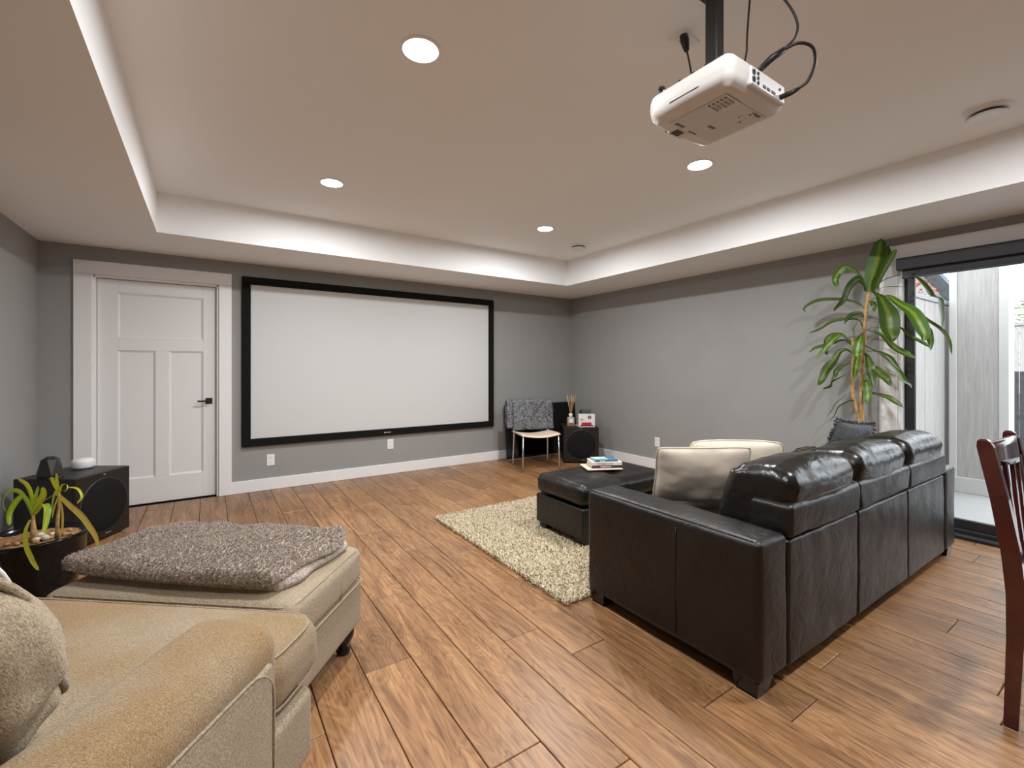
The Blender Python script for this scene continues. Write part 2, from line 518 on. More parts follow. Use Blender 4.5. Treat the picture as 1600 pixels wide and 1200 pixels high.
def tube(path, r, sides=8, closed=False, cap=True):
    path = [Vector(p) for p in path]
    n = len(path)
    rad = r if isinstance(r, (list, tuple)) else [r] * n
    v = []; f = []
    nrm = None
    for i in range(n):
        if closed: t = path[(i + 1) % n] - path[i - 1]
        else: t = path[min(i + 1, n - 1)] - path[max(i - 1, 0)]
        t.normalize()
        if nrm is None:
            up = Vector((0, 0, 1)) if abs(t.z) < 0.9 else Vector((1, 0, 0))
            nrm = t.cross(up).normalized()
        nrm = (nrm - t * nrm.dot(t)).normalized()
        bi = t.cross(nrm)
        for k in range(sides):
            a = 2 * math.pi * k / sides
            v.append(tuple(path[i] + (nrm * math.cos(a) + bi * math.sin(a)) * rad[i]))
    m = n if closed else n - 1
    for i in range(m):
        for k in range(sides):
            a = i * sides + k; b = i * sides + (k + 1) % sides
            c = ((i + 1) % n) * sides + (k + 1) % sides; d = ((i + 1) % n) * sides + k
            f.append((a, b, c, d))
    if cap and not closed:
        f.append(tuple(reversed(range(sides)))); f.append(tuple((n - 1) * sides + k for k in range(sides)))
    return v, f

def lathe(prof, seg=32, cap=True):
    v = []; f = []
    for (r, z) in prof:
        for k in range(seg):
            a = 2 * math.pi * k / seg
            v.append((r * math.cos(a), r * math.sin(a), z))
    for i in range(len(prof) - 1):
        for k in range(seg):
            a = i * seg + k; b = i * seg + (k + 1) % seg
            f.append((a, b, b + seg, a + seg))
    if cap:
        f.append(tuple(reversed(range(seg))))
        f.append(tuple((len(prof) - 1) * seg + k for k in range(seg)))
    return v, f

def prism(poly, z0, z1):
    n = len(poly)
    v = [(x, y, z0) for x, y in poly] + [(x, y, z1) for x, y in poly]
    f = [tuple(reversed(range(n))), tuple(range(n, 2 * n))]
    f += [(i, (i + 1) % n, n + (i + 1) % n, n + i) for i in range(n)]
    return v, f

def pillow(w, h, t, n=16, amp=0.006, seed=0, pinch=0.06, power=2.2):
    """scatter cushion lying in XY, thickness along Z"""
    v = []; f = []
    off = Vector((seed * 3.1, seed * 1.7, seed * 5.3))
    for s in (1, -1):
        for i in range(n + 1):
            for j in range(n + 1):
                u = -1 + 2 * i / n; q = -1 + 2 * j / n
                cr = 1 - .07 * (u * q) ** 4
                px = u * w / 2 * (1 - pinch * (1 - q * q)) * cr; py = q * h / 2 * (1 - pinch * (1 - u * u)) * cr
                th = t / 2 * max(0, 1 - abs(u) ** power) ** 0.55 * max(0, 1 - abs(q) ** power) ** 0.55
                p = Vector((px, py, s * th))
                if 0 < i < n and 0 < j < n:
                    p.z += s * amp * noise.fractal(Vector((px, py, s)) * 8 + off, 1.0, 2.2, 3)
                v.append(tuple(p))
    N = (n + 1) ** 2
    for i in range(n):
        for j in range(n):
            a = i * (n + 1) + j
            f.append((a, a + n + 1, a + n + 2, a + 1))
            b = a + N
            f.append((b, b + 1, b + n + 2, b + n + 1))
    # weld rim: map bottom rim indices to top rim
    def rim(k):
        i, j = divmod(k, n + 1)
        return i in (0, n) or j in (0, n)
    f = [tuple((x - N if x >= N and rim(x - N) else x) for x in q) for q in f]
    return v, f

def leaf(pts, width, side, k=5, fold=0.25, prof=None, twist=0.0, ripple=0.0):
    """leaf blade along 3D points; side = approximate direction across the blade"""
    path = smoothpath(pts, k)
    n = len(path)
    v = []; f = []; uv = []
    side = Vector(side)
    for i, p in enumerate(path):
        t = path[min(i + 1, n - 1)] - path[max(i - 1, 0)]
        t.normalize()
        s = side - t * side.dot(t)
        if s.length < 1e-4: s = t.orthogonal()
        s.normalize()
        if twist and i: s = Matrix.Rotation(twist / (n - 1), 3, t) @ s
        side = s.copy()
        nn = t.cross(s)
        u = i / (n - 1)
        w = width * (prof(u) if prof else (0.22 + 0.78 * math.sin(math.pi * min(1, u * 1.02) ** 0.8) ** 0.8))
        if ripple: p = p + nn * (width * ripple * math.sin(u * 17 + width * 900)) * u
        if i == n - 1: w = width * 0.03
        for j, c in enumerate((-1, -0.5, 0, 0.5, 1)):
            v.append(tuple(p + s * (w / 2 * c) + nn * (fold * w / 2 * abs(c) ** 1.3)))
            uv.append((j / 4, u))
    for i in range(n - 1):
        for j in range(4):
            a = i * 5 + j
            f.append((a, a + 1, a + 6, a + 5))
    return v, f, uv

def mkleaf(name, l, mat, parent, inv=None):
    v, f, uv = l
    g = Geo().add(v, f, inv, uv)
    return mk(name, g, mat, parent)

def arc_rect(w, h, r, seg=5):
    """closed rounded-rectangle loop in XY"""
    out = []
    for cx, cy, a0 in ((w / 2 - r, h / 2 - r, 0), (-w / 2 + r, h / 2 - r, 90), (-w / 2 + r, -h / 2 + r, 180), (w / 2 - r, -h / 2 + r, 270)):
        for i in range(seg + 1):
            a = math.radians(a0 + 90 * i / seg)
            out.append((cx + r * math.cos(a), cy + r * math.sin(a), 0))
    return out

random.seed(7)
# ------------------------------------------------------------------ the room
XL, XR, YF, YB = -1.15, 4.565, 5.22, -3.25
ZL, ZT = 2.274, 2.585
TX0, TX1, TY0, TY1 = -0.325, 3.775, -2.44, 4.40

XA, YA = -2.05, 2.95
floor = mk('floor', box(XA - .1, XR + .17, YB - .1, YF + .1, -0.10, -0.010), 'subfloor', smooth=False)
tag(floor, 'warm brown oak plank floor', kind='structure')
PW, PL, GAP = 0.195, 1.22, 0.0030
plank_cache = {}
def plank_mesh(w, l):
    key = (round(w, 3), round(l, 3))
    if key not in plank_cache:
        g = Geo().add(*box(-w / 2 + GAP / 2, w / 2 - GAP / 2, -l / 2 + GAP / 2, l / 2 - GAP / 2, -0.011, 0.0, 0.0022))
        me = bpy.data.meshes.new('plank')
        me.from_pydata(g.v, [], g.f); me.materials.append(MATS['oak_plank']); me.update()
        plank_cache[key] = me
    return plank_cache[key]
offs = [0.0, 0.43, 0.85, 0.22, 0.64, 1.05]
row = 0
x = -1.229 - 5 * PW
while x < XR:
    x0, x1 = max(x, XA), min(x + PW, XR)
    yend = YF if x1 > XL + .02 else YA
    if x1 - x0 > 0.02:
        y = YB - offs[row % 6] - 0.07 * (row % 4)
        while y < yend:
            y0, y1 = max(y, YB), min(y + PL, yend)
            if y1 - y0 > 0.03:
                mk('plank', plank_mesh(x1 - x0, y1 - y0), None, floor, loc=((x0 + x1) / 2, (y0 + y1) / 2, 0.0))
            y += PL
    x += PW; row += 1

# far wall with the door opening
DX0, DX1, DZ = -0.818, 0.087, 2.035
g = Geo()
g.add(*box(XL - .15, DX0, YF, YF + .15, 0, ZT + .1)); g.add(*box(DX1, XR + .15, YF, YF + .15, 0, ZT + .1)); g.add(*box(DX0, DX1, YF, YF + .15, DZ, ZT + .1))
tag(mk('wall_far', g, 'wall_paint', smooth=False), 'grey painted wall behind the projection screen', kind='structure')
tag(mk('wall_left', box(XL - .15, XL, YA, YF, 0, ZT + .1), 'wall_paint', smooth=False), 'grey painted wall beside the yellow plant', kind='structure')
g = Geo().add(*box(XA - .15, XA, YB - .15, YA + .15, 0, ZT + .1)).add(*box(XA, XL - .15, YA, YA + .15, 0, ZT + .1))
tag(mk('wall_alcove', g, 'wall_paint', smooth=False), 'grey painted alcove wall behind the armchair', kind='structure')
tag(mk('wall_back', box(XA, XR, YB - .15, YB, 0, ZT + .1), 'wall_paint', smooth=False), 'grey painted wall behind the viewer', kind='structure')
OY0, OY1, OZ = -1.13, 1.30, 2.09
g = Geo()
g.add(*box(XR, XR + .15, OY1, YF, 0, ZT + .1)); g.add(*box(XR, XR + .15, YB, OY0, 0, ZT + .1)); g.add(*box(XR, XR + .15, OY0, OY1, OZ, ZT + .1))
tag(mk('wall_right', g, 'wall_paint', smooth=False), 'grey painted wall with the patio door', kind='structure')

# tray ceiling: dropped border, fascia, raised centre
g = Geo()
for a in (box(XL, TX0, YA, YF, ZL, ZT + .1), box(XA, TX0, YB, YA, ZL, ZT + .1), box(TX1, XR, YB, YF, ZL, ZT + .1), box(TX0, TX1, TY1, YF, ZL, ZT + .1), box(TX0, TX1, YB, TY0, ZL, ZT + .1), box(TX0, TX1, TY0, TY1, ZT, ZT + .1)):
    g.add(*a)
tag(mk('ceiling', g, 'ceiling_paint', smooth=False), 'white tray ceiling with a dropped border', kind='structure')

# baseboards
def baseboard(name, x0, x1, y0, y1, label):
    return tag(mk(name, box(x0, x1, y0, y1, 0, 0.118, 0.003), 'white_trim', smooth=False), label, kind='structure')
baseboard('baseboard_far', 0.192, XR, YF - .016, YF + .002, 'white baseboard under the projection screen')
baseboard('baseboard_right', XR - .016, XR + .002, 1.42, YF - .016, 'white baseboard along the patio door wall')
baseboard('baseboard_left', XL - .002, XL + .016, YA, YF - .016, 'white baseboard beside the yellow plant')
baseboard('baseboard_back', XA + .016, XR, YB - .002, YB + .016, 'white baseboard behind the viewer')

# interior door
door = empty('door_1', ((DX0 + DX1) / 2, YF, 0)); tag(door, 'white three-panel door with black lever handle', kind='structure')
def dpart(name, e, m, b=0.003, parent=None, smooth=False):
    g = Geo().add(*box(*e, b)); g.xf(T(-(DX0 + DX1) / 2, -YF, 0))
    return mk(name, g, m, parent or door, smooth=smooth)
dpart('casing', (-.938, DX0, YF - .022, YF + .004, 0, 2.035), 'white_trim')
dpart('casing', (DX1, .192, YF - .022, YF + .004, 0, 2.035), 'white_trim')
dpart('casing', (-.938, .192, YF - .024, YF + .004, 2.036, 2.148), 'white_trim')
dpart('jamb', (DX0 - .004, DX0 + .018, YF - .001, YF + .15, 0, DZ), 'white_trim')
dpart('jamb', (DX1 - .018, DX1 + .004, YF - .001, YF + .15, 0, DZ), 'white_trim')
dpart('jamb', (DX0, DX1, YF - .001, YF + .15, DZ - .018, DZ + .004), 'white_trim')
sy0, sy1 = YF + .045, YF + .085
sx0, sx1 = DX0 + .021, DX1 - .021
sw = 0.135
for e in ((sx0, sx0 + sw, sy0, sy1, .008, DZ - .022), (sx1 - sw + .03, sx1, sy0, sy1, .008, DZ - .022)):
    dpart('stile', e, 'door_paint')
ra, rb = sx0 + sw, sx1 - sw + .03
cx = (ra + rb) / 2
for e in ((ra, rb, sy0, sy1, .008, .24), (ra, rb, sy0, sy1, 1.39, 1.50), (ra, rb, sy0, sy1, DZ - .022 - .115, DZ - .022)):
    dpart('rail', e, 'door_paint')
dpart('stile', (cx - .05, cx + .05, sy0, sy1, .24, 1.39), 'door_paint')
for e in ((ra, cx - .05, .24, 1.39), (cx + .05, rb, .24, 1.39), (ra, rb, 1.50, DZ - .137)):
    x0, x1, z0, z1 = e
    g = Geo()
    b, dpt = 0.016, 0.011
    y0 = sy0 + .0005; y1 = sy0 + dpt
    g.add([(x0, y0, z0), (x1, y0, z0), (x1, y0, z1), (x0, y0, z1), (x0 + b, y1, z0 + b), (x1 - b, y1, z0 + b), (x1 - b, y1, z1 - b), (x0 + b, y1, z1 - b)],
          [(0, 1, 5, 4), (1, 2, 6, 5), (2, 3, 7, 6), (3, 0, 4, 7), (4, 5, 6, 7)])
    g.add(*box(x0, x1, sy0 + .013, sy1, z0, z1))
    g.xf(T(-(DX0 + DX1) / 2, -YF, 0))
    mk('panel', g, 'door_paint', door, smooth=False)
hd = dpart('handle', (sx1 - .085, sx1 - .03, sy0 - .010, sy0 + .001, .892, .947), 'black_metal', .002)
g = Geo().add(*box(sx1 - .150, sx1 - .048, sy0 - .055, sy0 - .042, .912, .928, .004)); g.add(*tube([(sx1 - .058, sy0 - .01, .92), (sx1 - .058, sy0 - .046, .92)], .009, 10))
g.xf(T(-(DX0 + DX1) / 2, -YF, 0)); mk('lever', g, 'black_metal', hd, smooth=False)

g = Geo()  # unseen box added behind the door, keeps sky light out of its gaps
for e in ((-1.05, -1.0, YF + .15, YF + .9), (.25, .30, YF + .15, YF + .9), (-1.05, .30, YF + .9, YF + .95)):
    g.add(*box(e[0], e[1], e[2], e[3], -.05, 2.4))
g.add(*box(-1.05, .30, YF + .15, YF + .95, 2.4, 2.45)); g.add(*box(-1.05, .30, YF + .0, YF + .95, -.06, -.012))
tag(mk('wall_light_block', g, 'wall_paint', smooth=False), 'added grey box blocking sky light behind the white door', kind='structure')

# patio sliding door
pd = empty('door_2', (XR, (OY0 + OY1) / 2, 0)); tag(pd, 'black framed sliding patio door with white casing', kind='structure')
PDM = T(-XR, -(OY0 + OY1) / 2, 0)
def ppart(name, e, m, b=0.003, parent=None):
    g = Geo().add(*box(*e, b)); g.xf(PDM)
    return mk(name, g, m, parent or pd, smooth=False)
ppart('casing', (XR - .022, XR + .002, 1.305, 1.42, 0, 2.09), 'white_trim')
ppart('casing', (XR - .022, XR + .002, -1.25, -1.135, 0, 2.09), 'white_trim')
ppart('casing', (XR - .024, XR + .002, -1.25, 1.42, 2.091, 2.208), 'white_trim')
ppart('jamb', (XR - .004, XR + .15, 1.282, 1.306, 0, 2.09), 'white_trim')
ppart('jamb', (XR - .004, XR + .15, -1.136, -1.112, 0, 2.09), 'white_trim')
ppart('jamb', (XR - .004, XR + .15, -1.112, 1.282, 2.068, 2.092), 'white_trim')
ppart('sill_track', (XR - .05, XR + .15, -1.112, 1.282, -.004, .022), 'black_frame')
ppart('sill_track', (XR + .03, XR + .12, -1.112, 1.282, .022, .050), 'black_frame')
for (y0, y1, xo) in ((.045, 1.282, .085), (-1.112, .125, .045)):
    sash = empty('sash'); sash.parent = pd
    fx0, fx1 = XR + xo - .018, XR + xo + .018
    for e in ((fx0, fx1, y1 - .062, y1, .05, 2.068), (fx0, fx1, y0, y0 + .062, .05, 2.068), (fx0, fx1, y0 + .062, y1 - .062, .05, .115), (fx0, fx1, y0 + .062, y1 - .062, 2.0, 2.068)):
        g = Geo().add(*box(*e, .003)).xf(PDM); mk('sash_rail', g, 'black_frame', sash, smooth=False)
    g = Geo().add(*box(XR + xo - .004, XR + xo + .004, y0 + .06, y1 - .06, .113, 2.002)).xf(PDM); mk('pane', g, 'window_glass', sash, smooth=False)

# roller blind cassette over the patio door
rb_ = empty('roller_blind', (XR, .08, 2.03)); tag(rb_, 'black roller blind cassette rolled up over patio door', 'blind')
mk('cassette', box(-.10, -.025, -1.20, 1.21, -.035, .058, .006), 'blind_fabric', rb_, smooth=False)
mk('fabric_edge', box(-.062, -.052, -1.17, 1.18, -.085, -.034, .002), 'blind_fabric', rb_, smooth=False)
mk('hem_bar', box(-.066, -.048, -1.175, 1.185, -.10, -.083, .003), 'black_frame', rb_, smooth=False)

# ------------------------------------------------------------------ outside
tag(mk('patio', box(XR + .15, 9.0, -6, 3.6, -.25, -.10, .01), 'concrete', smooth=False), 'grey concrete patio outside the sliding door', kind='structure')
tag(mk('ground', box(XR + .15, 40, -30, 30, -.6, -.26), 'ground_gravel', smooth=False), 'gravel ground beyond the patio', kind='structure')
fc = empty('board_fence', (5.9, 1.52, -.10)); tag(fc, 'grey wood grain board fence with flat cap outside patio door', 'fence')
xb = 4.74
while xb < 7.0:
    x1 = xb + .334
    mk('board', box(xb - 5.9 + .008, x1 - 5.9 - .008, 0, .03, 0, 2.03, .008), 'siding_panel', fc, smooth=False)
    xb += .334
mk('backing_rail', box(-1.16, 1.16, .03, .07, .3, .42), 'siding_panel', fc, smooth=False)
mk('backing_rail', box(-1.16, 1.16, .03, .07, 1.6, 1.72), 'siding_panel', fc, smooth=False)
mk('cap', box(-1.17, 1.17, -.012, .10, 2.03, 2.075, .005), 'fence_cap', fc, smooth=False)
co = empty('patio_column', (6.85, 1.255, -.10)); tag(co, 'square grey siding column with pale corner trim and skirt board', 'column')
mk('core', box(-.105, .105, -.205, .205, 0, 3.1), 'siding_panel', co, smooth=False)
mk('panel', box(-.114, -.1045, -.150, .165, .16, 3.1, .003), 'siding_panel', co, smooth=False)
for (a, b_) in ((-.222, -.150), (.165, .225)):
    mk('corner_trim', box(-.125, -.100, a, b_, .16, 3.1, .003), 'siding_trim', co, smooth=False)
mk('corner_trim', box(-.098, .125, -.222, -.200, .16, 3.1, .003), 'siding_trim', co, smooth=False)
mk('skirt_board', box(-.132, .132, -.229, .232, 0, .165, .004), 'siding_trim', co, smooth=False)

def board_run(name, label, loc, y0, y1, step, h, m, capm=None):
    e = empty(name, loc); tag(e, label, 'fence')
    y = y0
    while y < y1 - .01:
        mk('board', box(0, .03, y + .004, min(y + step, y1) - .004, 0, h, .004), m, e, smooth=False)
        y += step
    mk('rail', box(.03, .07, y0, y1, h * .25, h * .25 + .1), m, e, smooth=False)
    if capm: mk('cap', box(-.03, .08, y0, y1, h, h + .06, .004), capm, e, smooth=False)
    return e
board_run('board_fence', 'pale vertical board fence with cap behind the dark fence', (12.0, 0, -.26), -4, 2.6, .22, 2.25, 'siding_panel', 'fence_cap')
board_run('board_fence', 'low dark stained board fence beyond the patio column', (9.05, 0, -.26), -3.5, 2.3, .16, 1.45, 'dark_fence')

def house(name, label, loc, rz, w, d, h, rise):
    e = empty(name, loc, rz); tag(e, label, 'house')
    mk('wall', box(-w / 2, w / 2, -d / 2, d / 2, 0, h), 'house_wall', e, smooth=False)
    ov = .4
    g = Geo()
    for s in (-1, 1):
        a = [(-w / 2 - ov, s * (d / 2 + ov), h - .1), (w / 2 + ov, s * (d / 2 + ov), h - .1), (w / 2 + ov, 0, h + rise), (-w / 2 - ov, 0, h + rise)]
        bt = [(p[0], p[1], p[2] - .15) for p in a]
        q = Geo().add(a + bt, [(0, 1, 2, 3), (4, 7, 6, 5), (0, 4, 5, 1), (2, 6, 7, 3), (0, 3, 7, 4), (1, 5, 6, 2)])
        mk('roof_slope', q, 'roof_shingle', e, smooth=False)
        mk('fascia', box(-w / 2 - ov, w / 2 + ov, s * (d / 2 + ov) - .03, s * (d / 2 + ov) + .03, h - .33, h - .09), 'roof_fascia', e, smooth=False)
    for s in (-1, 1):
        g = Geo().add([(s * w / 2, -d / 2, h), (s * w / 2, d / 2, h), (s * w / 2, 0, h + rise - .15)], [(0, 1, 2)])
        mk('gable', g, 'house_wall', e, smooth=False)
    return e
house('neighbour_house', 'neighbour house with grey shingle roof behind red maple', (19.5, 9.0, -.3), math.radians(70), 9, 6, 2.35, 2.5)
house('neighbour_house', 'neighbour house with dark fascia beyond pale fence', (27.0, -3.4, -.3), math.radians(88), 9, 8, 3.3, 2.0)

def leaf_crown(n, c, rad, size, seed):
    rnd = random.Random(seed)
    g = Geo()
    for _ in range(n):
        while True:
            p = Vector((rnd.uniform(-1, 1), rnd.uniform(-1, 1), rnd.uniform(-1, 1)))
            if p.length < 1: break
        p = Vector((p.x * rad[0], p.y * rad[1], p.z * rad[2])) + Vector(c)
        R = Matrix.Rotation(rnd.uniform(0, 6.28), 3, 'Z') @ Matrix.Rotation(rnd.uniform(0, 3.1), 3, 'X')
        s = size * rnd.uniform(.6, 1.3)
        g.add([p + R @ Vector(q) * s for q in ((-1, 0, 0), (0, -.45, .1), (1, 0, 0), (0, .45, .1))], [(0, 1, 2, 3)])
    return g
tr = empty('maple_tree', (11.2, 3.35, -.26)); tag(tr, 'red leaved maple tree behind the grey board fence', 'tree')
mk('trunk', tube(smoothpath([(0, 0, 0), (.03, .02, .8), (-.02, .03, 1.6), (.02, 0, 2.3)]), .06, 8), 'tree_bark', tr)
rnd = random.Random(3)
g = Geo()
for k in range(12):
    a = rnd.uniform(0, 6.28); b_ = rnd.uniform(.5, 1.0)
    g.add(*tube([(0, 0, 1.5 + .06 * k), (.4 * b_ * math.cos(a), .4 * b_ * math.sin(a), 2.1 + .08 * k), (.85 * b_ * math.cos(a), .85 * b_ * math.sin(a), 2.45 + .07 * k)], [.025, .015, .006], 5))
mk('branches', g, 'tree_bark', tr)
tag(mk('red_foliage', leaf_crown(900, (0, .1, 2.85), (.95, .8, .55), .05, 5), 'leaf_red', tr), kind='stuff')
tag(mk('orange_foliage', leaf_crown(600, (.05, .3, 2.3), (.9, .7, .35), .05, 6), 'maple_orange', tr), kind='stuff')
sh = empty('shrub', (16.0, 1.6, -.26)); tag(sh, 'pale green shrub between the pale fence and far house', 'shrub')
mk('stem', tube([(0, 0, 0), (.02, 0, 1.2), (0, .05, 2.4)], .04, 6), 'tree_bark', sh)
tag(mk('foliage', leaf_crown(1200, (0, .6, 2.4), (.8, 1.6, .85), .08, 8), 'shrub_leaf', sh), kind='stuff')

# ------------------------------------------------------------------ ceiling fittings
def wp(name, g, mat, parent, smooth=True, M=None):
    """part given in world coordinates under a top-level thing"""
    if isinstance(g, tuple): g = Geo().add(*g)
    if M is not None: g.xf(M)
    g.xf(parent.matrix_basis.inverted())
    return mk(name, g, mat, parent, smooth=smooth)

where = {(0.75, .155): 'above the tan armchair back', (2.715, .155): 'above the sofa back', 
         (0.75, 1.82): 'beside the projector, nearer the tan armchair', (0.75, 3.485): 'nearest the white panel door',
         (2.715, 1.82): 'below and beyond the projector', (2.715, 3.485): 'nearest the small ceiling vent'}
for X in (0.75, 2.715):
    for Y in (3.485, 1.82, 0.155):   # the grid of the tray goes on overhead: its next row is out of the picture
        p = empty('recessed_light' if Y > 1 else 'recessed_light_offscreen', (X, Y, ZT))
        tag(p, 'round recessed ceiling light ' + where[(X, Y)], 'light', 'recessed lights in the tray ceiling')
        mk('trim_ring', lathe([(.066, -.001), (.070, -.006), (.082, -.006), (.089, -.002), (.089, .001)], 40, cap=False), 'vent_white', p)
        mk('lens', lathe([(.0, -.003), (.067, -.003)], 40, cap=False), 'lamp_lens', p)
for (X, Y, lab) in ((3.403, 3.77, 'round white ceiling vent near the room corner'), (3.401, 0.60, 'round white ceiling vent above the patio door')):
    p = empty('ceiling_vent', (X, Y, ZT)); tag(p, lab, 'vent', 'round ceiling vents')
    mk('flange', lathe([(.062, .001), (.062, -.012), (.085, -.014), (.098, -.006), (.100, .001)], 40, cap=False), 'vent_white', p)
    mk('throat', lathe([(.0, -.004), (.064, -.004)], 32, cap=False), 'vent_dark', p)
    mk('disc', lathe([(.0, -.020), (.045, -.021), (.070, -.024), (.082, -.032), (.080, -.038), (.070, -.039), (.058, -.034), (.0, -.035)], 40, cap=False), 'vent_white', p)

def outlet(name, loc, rz, label, slots=True, flat=False):
    p = empty(name, loc, rz); tag(p, label, 'outlet', 'wall outlets' if not flat else None)
    if flat: p.rotation_euler = (math.radians(90), 0, math.radians(90))
    mk('cover_plate', box(-.036, .036, -.007, .001, -.058, .058, .003), 'outlet_plastic', p, smooth=False)
    for z in (-.024, .024):
        s = mk('socket', box(-.017, .017, -.0095, -.006, z - .017, z + .017, .002), 'outlet_plastic', p, smooth=False)
        for dx in (-.006, .006):
            mk('slot', box(dx - .001, dx + .001, -.0100, -.009, z - .003, z + .007), 'outlet_slot', s, smooth=False)
    return p
outlet('wall_outlet', (.531, YF, .30), 0, 'white outlet low on the wall nearest the white door')
outlet('wall_outlet', (1.775, YF, .345), 0, 'white outlet below the middle of the projection screen')
outlet('wall_outlet', (XR, 3.636, .33), math.radians(-90), 'white outlet on the bare grey wall behind the black ottoman')

# ------------------------------------------------------------------ projection screen
ps = empty('projection_screen', (1.725, YF, 1.297)); tag(ps, 'wide white projection screen in a black velvet frame', 'screen')
W2, H2, BW = 1.447, .841, .075
mk('screen_surface', box(-W2 + .03, W2 - .03, -.020, -.010, -H2 + .03, H2 - .03), 'screen_fabric', ps, smooth=False)
for e in ((-W2, W2, H2 - BW, H2), (-W2, W2, -H2, -H2 + BW), (-W2, -W2 + BW, -H2 + BW, H2 - BW), (W2 - BW, W2, -H2 + BW, H2 - BW)):
    bar = mk('frame_bar', box(e[0], e[1], -.042, .002, e[2], e[3], .006), 'black_velvet', ps, smooth=False)
    if e[2] == -H2 and e[1] == W2:
        g = Geo()
        for k, (w_, h_) in enumerate(((.010, .010), (.006, .008), (.008, .009), (.009, .008), (.007, .008), (.010, .012))):
            g.add(*box(-.035 + k * .0125, -.035 + k * .0125 + w_, -.0425, -.0415, -H2 + .035 - h_ / 2, -H2 + .035 + h_ / 2))
        mk('maker_mark', g, 'print_white', bar, smooth=False)

# ------------------------------------------------------------------ projector
pj = empty('projector', (1.48, .93, 2.10)); tag(pj, 'white projector hanging from a black ceiling mount', 'projector')
def pjfn(w, u):
    # belly narrows towards the underside, front bows forward
    s = 1 - .05 * max(0, -u[2])
    w.x *= s; w.y *= s
    w.y += .018 * max(0, u[1]) * (1 - u[0] ** 2)
    return w
mk('body', Geo().add(*softbox(.345, .315, .105, .034, n=6, seg=5, bulge=(.006, .004, .002), fn=pjfn)).xf(T(0, 0, .055)), 'projector_white', pj)
mk('underside_plate', box(-.122, .122, -.110, .098, -.0010, .006, .001), 'projector_panel', pj, smooth=False)
st = mk('sticker', box(-.118, -.035, -.112, -.035, -.0025, -.001), 'sticker', pj, smooth=False)
g = Geo()
for k in range(5):
    g.add(*box(-.112, -.112 + .012, -.105 + .014 * k, -.105 + .014 * k + .008, -.0032, -.002))
    g.add(*box(-.094, -.094 + .03 + .006 * (k % 3), -.105 + .014 * k, -.105 + .014 * k + .003, -.0032, -.002))
    g.add(*box(-.094, -.094 + .042 - .005 * (k % 2), -.099 + .014 * k, -.099 + .014 * k + .002, -.0032, -.002))
mk('sticker_print', g, 'print_grey', st, smooth=False)
for (bx_, by_, n_) in ((.005, .025, 4), (.055, -.105, 5), (-.105, .080, 5)):
    g = Geo()
    for k in range(n_):
        g.add(*box(bx_ + k * .0095, bx_ + k * .0095 + .007, by_, by_ + .009, -.0022, -.001))
        g.add(*box(bx_ + k * .0095 + .002, bx_ + k * .0095 + .005, by_ + .011, by_ + .0125, -.0022, -.001))
    mk('underside_print', g, 'print_grey', pj, smooth=False)
for (cx_, cy_) in ((.045, -.06), (.075, -.045), (.06, -.09)):
    mk('screw_boss', Geo().add(*lathe([(.004, 0), (.010, -.0015), (.014, .001)], 16)).xf(T(cx_, cy_, -.001)), 'projector_white', pj)
ln = mk('lens_window', box(-.070, .005, .100, .150, .000, .014, .003), 'projector_panel', pj, smooth=False)
mk('lens', Geo().add(*lathe([(.024, -.004), (.026, .03), (.020, .031), (.016, .024), (.0, .028)], 24, cap=False)).xf(T(-.045, .140, .045) @ RX(math.radians(-90))), 'lens_glass', ln)
mk('lens_cutout', box(-.066, -.022, .108, .142, -.0012, .004, .002), 'lens_glass', ln, smooth=False)
mk('focus_slot', box(-.022, .022, .090, .094, -.0022, .002), 'lens_glass', pj, smooth=False)
rp = mk('connector_panel', box(-.075, .135, -.166, -.150, .020, .082, .004), 'projector_panel', pj, smooth=False)
for (cx_, cz_, r_) in ((-.06, .062, .008), (-.06, .040, .008), (-.035, .065, .005), (-.035, .050, .005), (-.035, .035, .005), (.10, .06, .004)):
    mk('socket', Geo().add(*lathe([(r_, 0), (r_, .003), (r_ * .55, .003), (r_ * .5, .001)], 14)).xf(T(cx_, -.166, cz_) @ RX(math.radians(90))), 'outlet_slot', rp)
for (cx_, w_) in ((-.005, .016), (.02, .016), (.048, .022)):
    mk('socket', box(cx_, cx_ + w_, -.168, -.165, .032, .040), 'outlet_slot', rp, smooth=False)
mk('side_seam', box(-.1765, -.172, -.05, .06, .036, .0375), 'print_grey', pj, smooth=False)
for k in range(4):
    mk('adjust_foot', Geo().add(*lathe([(.004, 0), (.004, .01), (.008, .012), (.008, .016)], 12)).xf(T(-.13, -.10 + .05 * k, .106)), 'black_metal', pj)
mk('adjust_foot', Geo().add(*lathe([(.006, 0), (.006, .018), (.012, .020), (.012, .026)], 14)).xf(T(-.14, .12, .104)), 'black_metal', pj)
mk('mount_bracket', box(-.085, .075, -.07, .07, .104, .122, .003), 'black_metal', pj, smooth=False)
mk('mount_pole', box(-.034, .012, -.025, .020, .12, ZT - 2.10 + .002, .004), 'black_metal', pj, smooth=False)
mk('mount_plate', box(-.075, .055, -.065, .065, ZT - 2.10 - .022, ZT - 2.10 + .001, .006), 'black_metal', pj, smooth=False)
mk('cable_tie', Geo().add(*tube(smoothpath([(-.034, -.027, .15), (-.045, -.034, .17), (-.03, -.036, .19), (-.02, -.028, .18)]), .004, 6)), 'outlet_plastic', pj)

